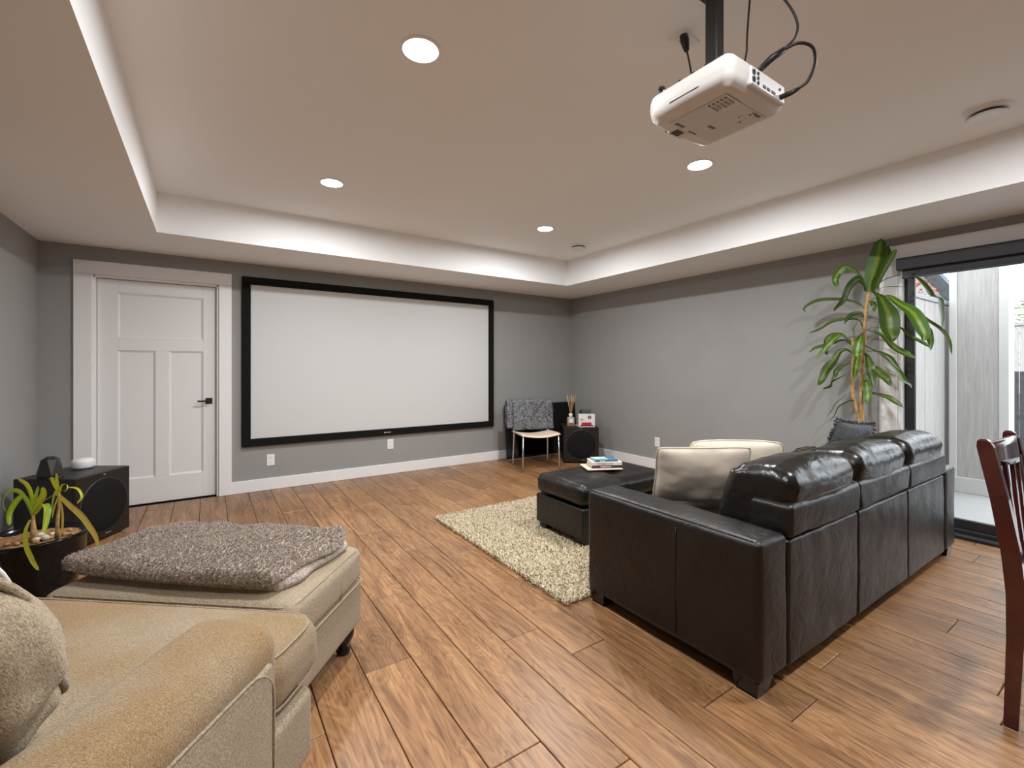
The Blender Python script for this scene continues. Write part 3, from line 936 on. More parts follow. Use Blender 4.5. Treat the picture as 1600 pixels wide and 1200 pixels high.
co_ = outlet('ceiling_outlet', (1.63, 1.165, ZT), 0, 'white ceiling outlet with black plug beside projector mount', flat=True)
pc = empty('power_cable', (1.60, 1.12, ZT)); tag(pc, 'black power cable plugged into the ceiling outlet', 'cable')
wp('plug', Geo().add(*tube([(1.60, 1.145, ZT - .006), (1.60, 1.14, ZT - .03), (1.598, 1.13, ZT - .075)], [.016, .017, .010], 12)), 'cable_black', pc)
wp('cord', Geo().add(*tube(smoothpath([(1.598, 1.13, ZT - .07), (1.59, 1.11, 2.44), (1.575, 1.08, 2.33), (1.55, 1.02, 2.225), (1.53, .98, 2.205)]), .0035, 8)), 'cable_black', pc)
vc = empty('video_cable', (1.6, .76, 2.14)); tag(vc, 'thick black video cable looping from the projector rear', 'cable')
wp('connector', Geo().add(*tube([(1.585, .768, 2.136), (1.595, .735, 2.140), (1.600, .715, 2.145)], [.009, .008, .006], 10)), 'cable_black', vc)
wp('cord', Geo().add(*tube(smoothpath([(1.600, .716, 2.145), (1.612, .690, 2.165), (1.606, .668, 2.21), (1.578, .666, 2.245), (1.54, .69, 2.255), (1.52, .73, 2.245)], 8), .0050, 8)), 'cable_black', vc)
wp('connector', Geo().add(*tube([(1.525, .722, 2.248), (1.508, .752, 2.232), (1.49, .79, 2.200)], [.009, .011, .009], 10)), 'cable_black', vc)
ac = empty('adapter_cable', (1.5, .76, 2.3)); tag(ac, 'thin black cable rising from the projector to the ceiling', 'cable')
wp('cord', Geo().add(*tube(smoothpath([(1.525, .725, 2.250), (1.548, .700, 2.285), (1.555, .700, 2.34), (1.535, .73, 2.42), (1.51, .80, 2.53), (1.50, .84, ZT)], 8), .0038, 8)), 'cable_black', ac)
wp('cord', Geo().add(*tube(smoothpath([(1.475, .84, 2.20), (1.495, .83, 2.28), (1.52, .84, 2.36), (1.55, .85, 2.47), (1.56, .845, ZT)], 8), .0032, 8)), 'cable_black', ac)

# ------------------------------------------------------------------ leather sofa
SX0, SX1, SY0, SY1 = 1.678, 4.139, .880, 1.795
sofa = empty('leather_sofa', ((SX0 + SX1) / 2, (SY0 + SY1) / 2, 0)); tag(sofa, 'dark brown leather three-seat sofa with its back to viewer', 'sofa')
AW = .212
def sb(name, e, r, mat='leather', parent=sofa, n=8, seg=4, bulge=(0, 0, 0), amp=.0, freq=4, seed=0, fn=None, tilt=None):
    x0, x1, y0, y1, z0, z1 = e
    M = T((x0 + x1) / 2, (y0 + y1) / 2, (z0 + z1) / 2)
    if tilt is not None: M = M @ tilt
    return wp(name, Geo().add(*softbox(x1 - x0, y1 - y0, z1 - z0, r, n, seg, bulge, amp, freq, seed, fn)), mat, parent, M=M)
for k, (a, b_) in enumerate(((SX0, SX0 + AW), (SX1 - AW, SX1))):
    arm = sb('arm', (a, b_, SY0, SY1, .058, .590), .030, n=10, amp=.004, freq=5, seed=k + 1, bulge=(.004, .003, .008))
    ox = a if k == 0 else b_
    zt = .575
    def seam(pts, r=.0019):
        g = Geo().add(*tube(smoothpath(pts, 4), r, 6)); g.xf(sofa.matrix_basis.inverted()); mk('seam', g, 'leather', arm)
    sgn = -1 if k == 0 else 1
    seam([(ox + sgn * .0005 - sgn * .012, SY0 + .03, .5865), (ox - sgn * .010, (SY0 + SY1) / 2, .5895), (ox - sgn * .012, SY1 - .03, .5865)])
    seam([(ox + sgn * .0015, SY0 + .36, .10), (ox + sgn * .0045, SY0 + .36, .33), (ox + sgn * .0015, SY0 + .36, .55)], .002)
sb('seat_base', (SX0 + AW - .01, SX1 - AW + .01, SY0 + .05, SY1 - .03, .062, .27), .015, n=4)
bx = [1.898, 2.570, 3.249, 3.920]
def wrinkle(seed, a=.006):
    def fn(w, u):
        # soft vertical drape folds fading downwards
        f = max(0, u[2] * .6 + .5)
        w.y += a * f * math.sin(w.x * 38 + 3 * noise.noise(Vector((w.x * 6, w.z * 5, seed)))) * max(0, 1 - u[0] ** 4)
        return w
    return fn
for k in range(3):
    a, b_ = bx[k] + .0045, bx[k + 1] - .0045
    sb('back_panel', (a, b_, SY0 + .004, SY0 + .10, .058, .553), .013, n=16, amp=.004, freq=7, seed=10 + k, bulge=(0, .006, 0), fn=wrinkle(k + .3, .0022))
    sb('back_rail', (a - .002, b_ + .002, SY0 - .006, SY0 + .165, .560, .692), .020, n=12, amp=.006, freq=8, seed=20 + k, bulge=(0, .004, .010), fn=wrinkle(k + 5.3, .0028))
    sb('seat_cushion', (a, b_, SY0 + .15, SY1 - .005, .26, .455), .05, n=8, bulge=(0, .01, .025), amp=.006, seed=30 + k)
    def cfn(w, u, k=k):
        # creases running from the seam into the top
        c = (.35 + .65 * max(0, u[2])) * (1 - abs(u[0]) ** 3)
        w.z += .0045 * c * noise.noise(Vector((w.x * 26 + 9 * k, w.y * 5, 3.0))) + .006 * c * noise.noise(Vector((w.x * 7 + 2 * k, w.y * 9, 8.0)))
        w.y += .004 * noise.noise(Vector((w.x * 9 + 4 * k, w.z * 12, 1.0)))
        w.x *= 1 - .035 * max(0, u[2]) ** 2 - .05 * max(0, u[1]) * max(0, u[2])
        w.z -= .048 * max(0, u[1] + .25) * max(0, u[2])
        return w
    cu = sb('back_cushion', (a + .010, b_ - .010, SY0 + .030, SY0 + .315, .430, .838), .062, 'leather_soft', n=26, seg=5, bulge=(-.016, .024, .026), amp=.0035, freq=6, seed=40 + k, fn=cfn, tilt=RX(math.radians(13)))
    # stitched seam across the top of the cushion
    M = T((a + b_) / 2, SY0 + .1725, .634) @ RX(math.radians(13))
    pts = [M @ Vector((x_ * .93, -.1425 - .017 * (1 - (x_ / .33) ** 2) + .030 * (abs(x_) / .3) ** 8, .105)) for x_ in np.linspace(-.30, .30, 9)]
    g = Geo().add(*tube(smoothpath(pts, 3), .0022, 6)); g.xf(sofa.matrix_basis.inverted()); mk('seam', g, 'leather', cu)
def foot(parent, x_, y_, h, s=.035, top=.048, mat='dark_wood_foot'):
    v = [(x_ - s, y_ - s, 0), (x_ + s, y_ - s, 0), (x_ + s, y_ + s, 0), (x_ - s, y_ + s, 0), (x_ - top, y_ - top, h), (x_ + top, y_ - top, h), (x_ + top, y_ + top, h), (x_ - top, y_ + top, h)]
    return wp('foot', (v, [(3, 2, 1, 0), (4, 5, 6, 7), (0, 1, 5, 4), (1, 2, 6, 5), (2, 3, 7, 6), (3, 0, 4, 7)]), mat, parent, smooth=False)
for fx in (SX0 + .062, SX1 - .062):
    for fy in (SY0 + .062, SY1 - .062):
        foot(sofa, fx, fy, .066, .040, .052)

# cushions lying on the sofa
def scatter(name, label, M, w, h, t, mat, seed, piping=None, group=None, cat='pillow', pinch=.06):
    p = empty(name, M.to_translation()); p.rotation_euler = M.to_euler()
    tag(p, label, cat, group)
    mk('cover', Geo().add(*pillow(w, h, t, 26, .011, seed, pinch)), mat, p)
    pts = []
    n_ = 14
    for s_ in range(4):
        for i in range(n_):
            u = -1 + 2 * i / n_
            q = [(u, -1), (1, u), (-u, 1), (-1, -u)][s_]
            cr = 1 - .07 * (q[0] * q[1]) ** 4
            pts.append((q[0] * w / 2 * (1 - pinch * (1 - q[1] ** 2)) * cr, q[1] * h / 2 * (1 - pinch * (1 - q[0] ** 2)) * cr, 0))
    mk('piping', Geo().add(*tube(pts, .0045, 6, closed=True)), piping or mat, p)
    return p
def frame(origin, xdir, ydir):
    x_ = Vector(xdir).normalized(); y_ = Vector(ydir); y_ = (y_ - x_ * y_.dot(x_)).normalized(); z_ = x_.cross(y_)
    m = Matrix((x_, y_, z_)).transposed().to_4x4(); m.translation = Vector(origin)
    return m
scatter('throw_pillow', 'beige scatter pillow leaning in the sofa corner behind the arm', frame((2.205, 1.475, .660), (-.40, .32, -.01), (-.27, -.335, 1)), .50, .36, .15, 'pillow_beige', 2)
scatter('throw_pillow', 'cream scatter pillow behind the beige one on the sofa', frame((2.555, 1.500, .658), (-.40, .32, 0), (-.27, -.335, 1)), .52, .345, .17, 'pillow_cream', 3, pinch=-.04)
gp = scatter('throw_pillow', 'dark grey scatter pillow with braided fringe on sofa far end', frame((3.655, 1.335, .680), (.43, -.10, -.05), (.02, -.33, 1)), .40, .40, .13, 'pillow_grey', 4)
g = Geo()
rnd = random.Random(11)
for s_ in range(4):
    for i in range(16):
        u = -.95 + 1.9 * i / 15
        q = [(u, -1), (1, u), (u, 1), (-1, u)][s_]
        b0 = Vector((q[0] * .20 * (1 - .06 * (1 - q[1] ** 2)), q[1] * .20 * (1 - .06 * (1 - q[0] ** 2)), 0))
        dr = Vector((0, -1, 0)) if s_ == 0 else Vector((1, 0, 0)) if s_ == 1 else Vector((0, 1, 0)) if s_ == 2 else Vector((-1, 0, 0))
        dr = (dr + Vector((rnd.uniform(-.5, .5), rnd.uniform(-.5, .5), rnd.uniform(-.6, .6)))).normalized()
        g.add(*tube([b0, b0 + dr * .014, b0 + dr * .026], [.007, .009, .004], 6))
tag(mk('fringe', g, 'pillow_grey', gp), kind='stuff')
bp = scatter('throw_pillow', 'small dark brown pillow propped on the leather back cushions', frame((3.07, 1.385, .612), (1, .04, 0), (0, -.36, 1)), .36, .27, .10, 'pillow_brown', 5)

# ------------------------------------------------------------------ leather ottoman
OX0, OX1, OYA, OYB = 2.080, 2.960, 2.265, 2.785
ot = empty('leather_ottoman', ((OX0 + OX1) / 2, (OYA + OYB) / 2, .03)); tag(ot, 'dark brown leather storage ottoman with tufted lid', 'ottoman')
sb('base', (OX0, OX1, OYA, OYB, .075, .285), .014, parent=ot, n=5, amp=.002, seed=50)
def tuft(w, u):
    if u[2] > 0:
        for ix in (-.5, 0, .5):
            for iy in (-.4, .4):
                d2 = ((u[0] - ix) * .44) ** 2 + ((u[1] - iy) * .26) ** 2
                w.z -= .020 * math.exp(-d2 / .0022)
    return w
sb('lid', (OX0 - .004, OX1 + .004, OYA - .004, OYB + .004, .292, .440), .050, parent=ot, n=22, seg=5, bulge=(.006, .006, .014), amp=.005, freq=7, seed=51, fn=tuft)
for fx in (OX0 + .06, OX1 - .06):
    for fy in (OYA + .06, OYB - .06):
        g = foot(ot, fx, fy, .085, .034, .044)
for o_ in [c for c in ot.children if c.name.startswith('foot')]:
    for v_ in o_.data.vertices:
        if v_.co.z < -.02: v_.co.z = -.012

# books on the ottoman
ba = math.atan2(-.13, .25)
bM = T(2.555, 2.555, .462) @ RZ(ba)
stack = [('magazine', 'thin cream magazine at the bottom of the book stack', .275, .205, .009, 'magazine', None, -.012, 2),
         ('book', 'dark purple book above the magazine in the stack', .235, .155, .022, 'book_purple', 'paper_pages', .010, 0),
         ('book', 'thick cream covered book under the blue paperback', .235, .160, .024, 'book_cream', 'paper_pages', .012, -2),
         ('paperback', 'blue paperback with white lettering topping the book stack', .185, .130, .014, 'book_blue', 'paper_pages', .010, 3)]
zc = .0
for (nm, lab, w, d, h, mc, mp, ox, rz) in stack:
    p = empty(nm, bM @ Vector((ox, 0, zc))); p.rotation_euler = (0, 0, ba + math.radians(rz)); tag(p, lab, 'book' if nm != 'magazine' else 'magazine', 'books stacked on the ottoman')
    if mp is None:
        mk('cover', box(-w / 2, w / 2, -d / 2, d / 2, 0, h, .002), mc, p, smooth=False)
        mk('page_edge', box(-w / 2 - .001, w / 2 - .004, -d / 2 + .004, d / 2 - .004, .002, h - .002), 'paper_pages', p, smooth=False)
    else:
        c_ = .0022
        mk('cover', box(-w / 2, w / 2, -d / 2, d / 2, h - c_, h, .0008), mc, p, smooth=False)
        mk('cover', box(-w / 2, w / 2, -d / 2, d / 2, 0, c_, .0008), mc, p, smooth=False)
        mk('spine', box(-w / 2, w / 2, -d / 2 - .001, -d / 2 + c_, 0, h, .0008), mc, p, smooth=False)
        mk('pages', box(-w / 2 + .003, w / 2 - .003, -d / 2 + c_, d / 2 - .003, c_, h - c_), mp, p, smooth=False)
        if nm == 'paperback':
            g = Geo()
            for k in range(4): g.add(*box(-.055 + k * .011, -.055 + k * .011 + .008, -d / 2 - .0015, -d / 2 - .0005, .004, .011))
            mk('spine_title', g, 'print_white', p, smooth=False)
            mk('cover_picture', box(-w / 2 + .004, w / 2 - .07, -d / 2 + .03, d / 2 - .004, h - .0005, h + .0004), 'book_sky', p, smooth=False)
            mk('cover_picture', box(-w / 2 + .035, -w / 2 + .055, -d / 2 + .05, d / 2 - .01, h - .0005, h + .0008), 'book_yellow', p, smooth=False)
        elif mc == 'book_purple':
            g = Geo()
            for k in range(7): g.add(*box(-.05 + k * .012, -.05 + k * .012 + .008, -d / 2 - .0015, -d / 2 - .0005, .008, .015))
            mk('spine_title', g, 'print_white', p, smooth=False)
        else:
            g = Geo()
            for k in range(9): g.add(*box(-.075 + k * .014, -.075 + k * .014 + .010, -d / 2 - .0015, -d / 2 - .0005, .006, .017))
            mk('spine_title', g, 'bark_chip', p, smooth=False)
    zc += h + .0003

# ------------------------------------------------------------------ shag rug
RX0, RX1, RY0, RY1 = 1.535, 3.75, 1.800, 3.425
rug = empty('shag_rug', ((RX0 + RX1) / 2, (RY0 + RY1) / 2, 0)); tag(rug, 'cream shaggy rug under the leather ottoman', 'rug')
mk('backing', box(-(RX1 - RX0) / 2 + .012, (RX1 - RX0) / 2 - .012, -(RY1 - RY0) / 2 + .012, (RY1 - RY0) / 2 - .012, .0005, .010, .002), 'rug_base', rug, smooth=False)
rs = np.random.RandomState(4)
def yarn(n, x0, x1, y0, y1, lo, hi, lean):
    cx_, cy_ = (RX0 + RX1) / 2, (RY0 + RY1) / 2
    b = np.stack([rs.uniform(x0, x1, n) - cx_, rs.uniform(y0, y1, n) - cy_, np.full(n, .008)], 1)
    a = rs.uniform(0, 2 * np.pi, n)
    ln_ = rs.uniform(lean * .3, lean, n)
    hh = rs.uniform(lo, hi, n)
    dx = np.stack([np.cos(a) * ln_, np.sin(a) * ln_, np.zeros(n)], 1)
    up = np.array([0, 0, 1.0])
    p1 = b + dx * .35 + hh[:, None] * up * .75
    p2 = b + dx * 1.0 + hh[:, None] * up
    s = np.stack([-np.sin(a), np.cos(a), np.zeros(n)], 1)
    d_ = np.stack([np.cos(a), np.sin(a), np.zeros(n)], 1)
    w = rs.uniform(.0028, .0048, n)[:, None]
    V = np.zeros((n, 7, 3))
    for i, (pp, ww) in enumerate(((b, w), (p1, w * 1.15))):
        V[:, i * 3 + 0] = pp + s * ww; V[:, i * 3 + 1] = pp - s * ww * .7 + d_ * ww; V[:, i * 3 + 2] = pp - s * ww * .7 - d_ * ww
    V[:, 6] = p2
    F = []
    for i in range(3):
        j = (i + 1) % 3
        F.append((i, j, 3 + j, 3 + i))
    T3 = [(3, 4, 6), (4, 5, 6), (5, 3, 6)]
    return V.reshape(-1, 3), F, T3, n
g = Geo()
for args in ((26000, RX0, RX1 - .75, RY0, RY1, .018, .034, .028), (6000, RX1 - .75, RX1, RY0, RY1, .018, .032, .028)):
    V, F, T3, n_ = yarn(*args)
    b = len(g.v)
    g.v += [tuple(p) for p in V]
    for k in range(n_):
        o_ = b + k * 7
        g.f += [(o_ + q[0], o_ + q[1], o_ + q[2], o_ + q[3]) for q in F] + [(o_ + q[0], o_ + q[1], o_ + q[2]) for q in T3]
tag(mk('pile', g, 'rug_yarn', rug), kind='stuff')

# ------------------------------------------------------------------ subwoofers
def subwoofer(loc, rz, w, d, h, label, cloth_r):
    p = empty('subwoofer', loc, rz); tag(p, label, 'speaker')
    mk('cabinet', box(0, w, .022, d, .016, h, .004), 'sub_vinyl', p, smooth=False)
    mk('front_baffle', box(.001, w - .001, 0, .0225, .017, h - .001, .004), 'sub_vinyl', p, smooth=False)
    gm = T(w / 2, 0, h * .52) @ RX(math.radians(90))
    gr = mk('grille', Geo().add(*lathe([(cloth_r, -.002), (cloth_r, .007), (cloth_r - .006, .012), (cloth_r * .5, .014), (.0, .0145)], 48, cap=False)).xf(gm), 'sub_cloth', p)
    mk('grille_ring', Geo().add(*lathe([(cloth_r + .012, -.001), (cloth_r + .010, .005), (cloth_r, .006), (cloth_r - .001, -.001)], 48, cap=False)).xf(gm), 'sub_ring', gr)
    mk('badge', box(w / 2 + .01, w / 2 + .055, -.002, .002, .040, .047, .001), 'silver', p, smooth=False)
    mk('power_light', box(w / 2 - .008, w / 2 + .008, -.002, .002, h - .022, h - .012, .001), 'silver', p, smooth=False)
    for fx in (.04, w - .04):
        for fy in (.05, d - .04):
            mk('foot', Geo().add(*lathe([(.014, 0), (.018, .017)], 14)).xf(T(fx, fy, 0)), 'cable_black', p)
    return p
sL = subwoofer((-.739, 4.165, 0), math.atan2(.370, .240), .441, .414, .488, 'black subwoofer cabinet behind the yellow leaved plant', .185)
sR = subwoofer((3.832, 4.535, 0), math.atan2(-.262, .380), .458, .42, .465, 'black subwoofer cabinet in the room corner beside flat television', .185)

# things on the subwoofer by the plant
sp = empty('smart_speaker', (-.775, 4.60, .488)); tag(sp, 'small white round smart speaker on top of the subwoofer', 'speaker')
mk('body', lathe([(.045, 0), (.060, .004), (.066, .018), (.067, .045), (.064, .062), (.050, .072), (.03, .0745)], 36), 'smart_white', sp)
mk('top_cap', lathe([(.0, .0755), (.032, .0752), (.034, .073)], 30, cap=False), 'smart_white', sp)
bd = empty('faceted_speaker', (-.895, 4.335, .488), .5); tag(bd, 'small black faceted speaker standing on the subwoofer', 'speaker')
pts = [(.066, 0, 0), (.078, .02, .6), (.046, .125, -.2), (.022, .142, .1)]
v = []; f = []
for (r_, z_, tw) in pts:
    for k in range(6):
        a = 2 * math.pi * k / 6 + tw * .5
        v.append((r_ * math.cos(a), r_ * math.sin(a), z_))
for i in range(3):
    for k in range(6):
        a, b_ = i * 6 + k, i * 6 + (k + 1) % 6
        f += [(a, b_, b_ + 6), (a, b_ + 6, a + 6)]
f += [tuple(reversed(range(6))), tuple(range(18, 24))]
mk('body', (v, f), 'smart_black', bd, smooth=False)
mk('base_pad', lathe([(.062, 0), (.064, .003)], 18), 'cable_black', bd)
cb = tag(mk('speaker_cable', tube(smoothpath([(-1.10, 4.42, .30), (-1.13, 4.2, .05), (-1.10, 3.9, .012), (-1.08, 3.6, .010), (-1.10, 3.2, .010)], 8), .006, 8), 'cable_black'), 'black speaker cable running along the grey wall', 'cable')

# things on the corner subwoofer
TOPZ = .465
rd = empty('reed_diffuser', (3.99, 4.575, TOPZ), -.55); tag(rd, 'clear reed diffuser bottle with wooden reeds on the corner subwoofer', 'diffuser')
bt = mk('bottle', box(-.046, .046, -.032, .032, 0, .120, .008), 'diffuser_glass', rd, smooth=False)
mk('oil', box(-.040, .040, -.0325, -.030, .006, .045), 'diffuser_oil', bt, smooth=False)
mk('paper_label', box(-.024, .024, -.0345, -.032, .050, .102), 'label_paper', bt, smooth=False)
mk('collar', lathe([(.024, .118), (.024, .168), (.010, .170)], 20), 'label_paper', rd)
for k in range(7):
    a = k * 2.4; s_ = .012 + .005 * (k % 3)
    mk('reed', tube([(0, 0, .12), (s_ * 1.3 * math.cos(a), s_ * math.sin(a), .26), (s_ * 3.4 * math.cos(a), s_ * 2.4 * math.sin(a), .40 + .01 * (k % 3))], .0026, 6), 'reed_wood', rd)
cs_ = tag(mk('coaster', lathe([(.045, 0), (.047, .003), (.047, .008), (.044, .010)], 30), 'coaster', loc=(4.125, 4.575, TOPZ)), 'round peach coaster on the corner subwoofer', 'coaster')
cbx = empty('candle_box', (4.118, 4.412, TOPZ), math.atan2(-.262, .380) + .02); tag(cbx, 'white gift box with red candle picture on the corner subwoofer', 'box')
mk('carton', box(-.106, .106, -.040, .040, 0, .168, .003), 'box_white', cbx, smooth=False)
def fr(name, x0, x1, z0, z1, m, d=.0415):
    return mk(name, box(x0, x1, -d, -.039, z0, z1), m, cbx, smooth=False)
fr('printed_tray', -.088, .085, .014, .028, 'book_purple')
fr('printed_candle', -.070, .060, .028, .058, 'candle_red', .0420)
fr('printed_candle', -.070, .060, .056, .070, 'candle_pink', .0418)
fr('printed_candle', -.088, -.045, .060, .098, 'candle_cream', .0422)
fr('printed_twig', -.088, -.045, .100, .106, 'outlet_slot', .0424)
mk('printed_seal', Geo().add(*lathe([(.011, 0), (.011, .001), (.023, .001), (.023, 0)], 28, cap=False)).xf(T(.035, -.040, .128) @ RX(math.radians(90))), 'outlet_slot', cbx)
mk('printed_seal', Geo().add(*box(-.012, .012, -.0412, -.039, -.004, .004)).xf(T(.035, 0, .128) @ RY(.6)), 'outlet_slot', cbx, smooth=False)
jr = empty('glass_jar', (4.215, 4.535, TOPZ)); tag(jr, 'clear glass jar behind the candle gift box', 'jar')
mk('vessel', lathe([(.060, 0), (.078, .006), (.080, .10), (.080, .175), (.072, .188), (.078, .192), (.078, .206), (.072, .206), (.072, .012), (.0, .010)], 36, cap=False), 'jar_glass', jr)
mk('lid', lathe([(.074, .204), (.082, .208), (.080, .216), (.03, .222), (.0, .222)], 36, cap=False), 'jar_glass', jr)

# ------------------------------------------------------------------ television leaning on the wall
tv = empty('television', (3.925, 5.055, .0)); tv.rotation_euler = (math.radians(-5.5), 0, 0); tag(tv, 'black flat television leaning on the wall behind metal chair', 'television')
mk('back_shell', box(-.61, .61, .014, .050, .012, .735, .010), 'tv_bezel', tv, smooth=False)
mk('screen', box(-.606, .606, -.0008, .016, .040, .730), 'tv_glass', tv, smooth=False)
for e in ((-.618, .618, .728, .742), (-.618, -.604, .018, .728), (.604, .618, .018, .728)):
    mk('bezel', box(e[0], e[1], -.003, .022, e[2], e[3], .003), 'tv_bezel', tv, smooth=False)
mk('lower_bezel', box(-.618, .618, -.003, .022, .018, .042, .003), 'tv_bezel', tv, smooth=False)
mk('bottom_strip', box(-.618, .618, -.005, .022, .002, .018, .002), 'tv_strip', tv, smooth=False)

# ------------------------------------------------------------------ metal chair with grey throw
ch = empty('metal_chair', (3.10, 4.41, 0), math.radians(-17.1)); tag(ch, 'chrome legged chair with peach seat beside the screen', 'chair')
CW, CD = .470, .405
for (fx, fy, dx, dy, top) in ((0, 0, .010, .012, .425), (CW, 0, -.010, .012, .425)):
    mk('leg', tube([(fx, fy, 0), (fx + dx, fy + dy, top)], .0095, 12), 'chrome', ch)
for (fx, dx) in ((0, .008), (CW, -.008)):
    mk('leg', tube(smoothpath([(fx, CD, 0), (fx + dx, CD - .02, .42), (fx + dx, CD - .005, .60), (fx + dx, CD + .035, .795)], 6), .0095, 12), 'chrome', ch)
    mk('side_rail', tube([(fx + dx, .012, .425), (fx + dx, CD - .02, .42)], .0085, 10), 'chrome', ch)
def seatfn(x_, y_):
    return .432 - .030 * math.sin(math.pi * x_ / CW) + .010 * (1 - y_ / CD) - .025 * max(0, .12 - y_ / CD) ** 1 * 4
nu, ns = 16, 12
def sheet(fn, nu, ns, th):
    P = [[Vector(fn(i / nu, j / ns)) for j in range(ns + 1)] for i in range(nu + 1)]
    v = []; f = []
    N = (nu + 1) * (ns + 1)
    lo = []
    for i in range(nu + 1):
        for j in range(ns + 1):
            du = P[min(i + 1, nu)][j] - P[max(i - 1, 0)][j]; dv = P[i][min(j + 1, ns)] - P[i][max(j - 1, 0)]
            n_ = du.cross(dv)
            n_ = n_.normalized() if n_.length > 1e-9 else Vector((0, 0, 1))
            v.append(tuple(P[i][j] + n_ * th / 2)); lo.append(tuple(P[i][j] - n_ * th / 2))
    v += lo
    for i in range(nu):
        for j in range(ns):
            a = i * (ns + 1) + j
            q = (a, a + ns + 1, a + ns + 2, a + 1)
            f.append(q); f.append(tuple(k + N for k in reversed(q)))
    def rim(seq):
        for a, b_ in zip(seq[:-1], seq[1:]): f.append((a, b_, b_ + N, a + N))
    rim([i * (ns + 1) for i in range(nu, -1, -1)]); rim([i * (ns + 1) + ns for i in range(nu + 1)])
    rim([j for j in range(ns + 1)]); rim([nu * (ns + 1) + j for j in range(ns, -1, -1)])
    return v, f
mk('seat', sheet(lambda a, b_: (a * (CW + .02) - .01, b_ * (CD + .01) - .005, seatfn(a * CW, b_ * CD)), nu, ns, .012), 'chair_shell', ch)
mk('backrest', sheet(lambda a, b_: (a * (CW - .01) + .005, CD - .012 + .045 * (b_ ** 2) + .03 * math.sin(math.pi * a), .52 + b_ * .27), 14, 8, .012), 'chair_shell', ch)

tw = empty('throw_blanket', (3.10, 4.41, .44), math.radians(-17.1)); tag(tw, 'fuzzy grey throw blanket draped over the metal chair back', 'blanket')
def drape(a, s, x0, x1, zf, zb, th, k):
    x_ = x0 + (x1 - x0) * a
    Lf, Lb = .80 - zf, .80 - zb
    tot = Lf + Lb + .10
    q = s * tot
    wob = .034 * noise.noise(Vector((x_ * 7 + k, q * 4, k))) + .020 * noise.noise(Vector((x_ * 17 + q * 8, q * 5 + k, 2.0)))
    if q < Lf: y_, z_ = CD - .030 - th + .02 * (q / Lf), zf + q
    elif q < Lf + .10:
        t = (q - Lf) / .10 * math.pi
        y_, z_ = CD + .020 - (.030 + th) * math.cos(t), .80 + (.020 + th * .5) * math.sin(t)
    else: y_, z_ = CD + .050 + th, .80 - (q - Lf - .10)
    x_ += .03 * (s < .4) * (.4 - s) * (a - .3)
    diag = -.022 * math.exp(-((a - .25 - s * 1.2) / .05) ** 2) if k < 2 else 0
    return (x_, y_ + wob - diag, z_ - .44 + .012 * noise.noise(Vector((a * 5 + k, 1, s * 2))))
main = mk('top_layer', sheet(lambda a, s: drape(a, s, -.005, CW + .055, .455, .52, .012, 1), 34, 34, .020), 'throw_grey', tw)
mk('under_layer', sheet(lambda a, s: drape(a, s, -.085, CW * .55, .475, .50, .000, 4), 24, 30, .018), 'throw_grey', tw)
rs2 = np.random.RandomState(9)
g = Geo()
mv = main.data.vertices
for k in rs2.randint(0, len(mv), 5200):
    p = mv[int(k)].co + Vector(rs2.uniform(-.008, .008, 3)); n_ = Vector(mv[int(k)].normal)
    d_ = (n_ + Vector(rs2.uniform(-.7, .7, 3))).normalized() * .012
    s_ = d_.orthogonal().normalized() * .0022
    g.add([p - s_, p + s_, p + d_], [(0, 1, 2)])
tag(mk('fuzz', g, 'throw_grey', tw), kind='stuff')

# ------------------------------------------------------------------ potted yellow plant
yp = empty('potted_plant', (-.800, 3.575, 0)); tag(yp, 'yellowing leafy plant in a glossy black pot', 'plant')
pot = mk('pot', lathe([(.0, .004), (.160, 0), (.172, .004), (.192, .08), (.210, .19), (.218, .278), (.228, .288), (.232, .300), (.230, .308), (.221, .313), (.211, .306), (.206, .284), (.0, .284)], 56, cap=False), 'pot_glaze', yp)
g = Geo().add(*lathe([(.208, .278), (.18, .286), (.12, .289), (.06, .286), (.0, .292)], 40, cap=False))
g.v = [(x_, y_, z_ + .010 * noise.noise(Vector((x_ * 22, y_ * 22, 0)))) for x_, y_, z_ in g.v]
tag(mk('soil', g, 'soil', yp), kind='stuff')
def stone(c, s, seed, mat, nm):
    g = Geo().add(*softbox(s, s * .8, s * .6, s * .28, 2, 3, amp=s * .12, freq=30, seed=seed)); g.xf(T(*c) @ RZ(seed))
    return mk(nm, g, mat, yp)
rnd = random.Random(21)
for k in range(5): stone((rnd.uniform(.0, .10), rnd.uniform(-.08, .04), .303), rnd.uniform(.028, .045), k + 1, 'pebble', 'pebble')
for k in range(22): stone((rnd.gauss(.02, .07), rnd.gauss(-.04, .05), .297), rnd.uniform(.018, .034), k + 9, 'bark_chip', 'bark_chip')
YI = yp.matrix_basis.inverted()
def ypx(x_, y_): return x_ / 5.0, 690 + y_ / 5.0
camright = Vector((CS, -SN, 0))
def path3(px, d0, d1):
    n_ = len(px)
    return [at_depth(p[0], p[1], d0 + (d1 - d0) * i / (n_ - 1)) for i, p in enumerate(px)]
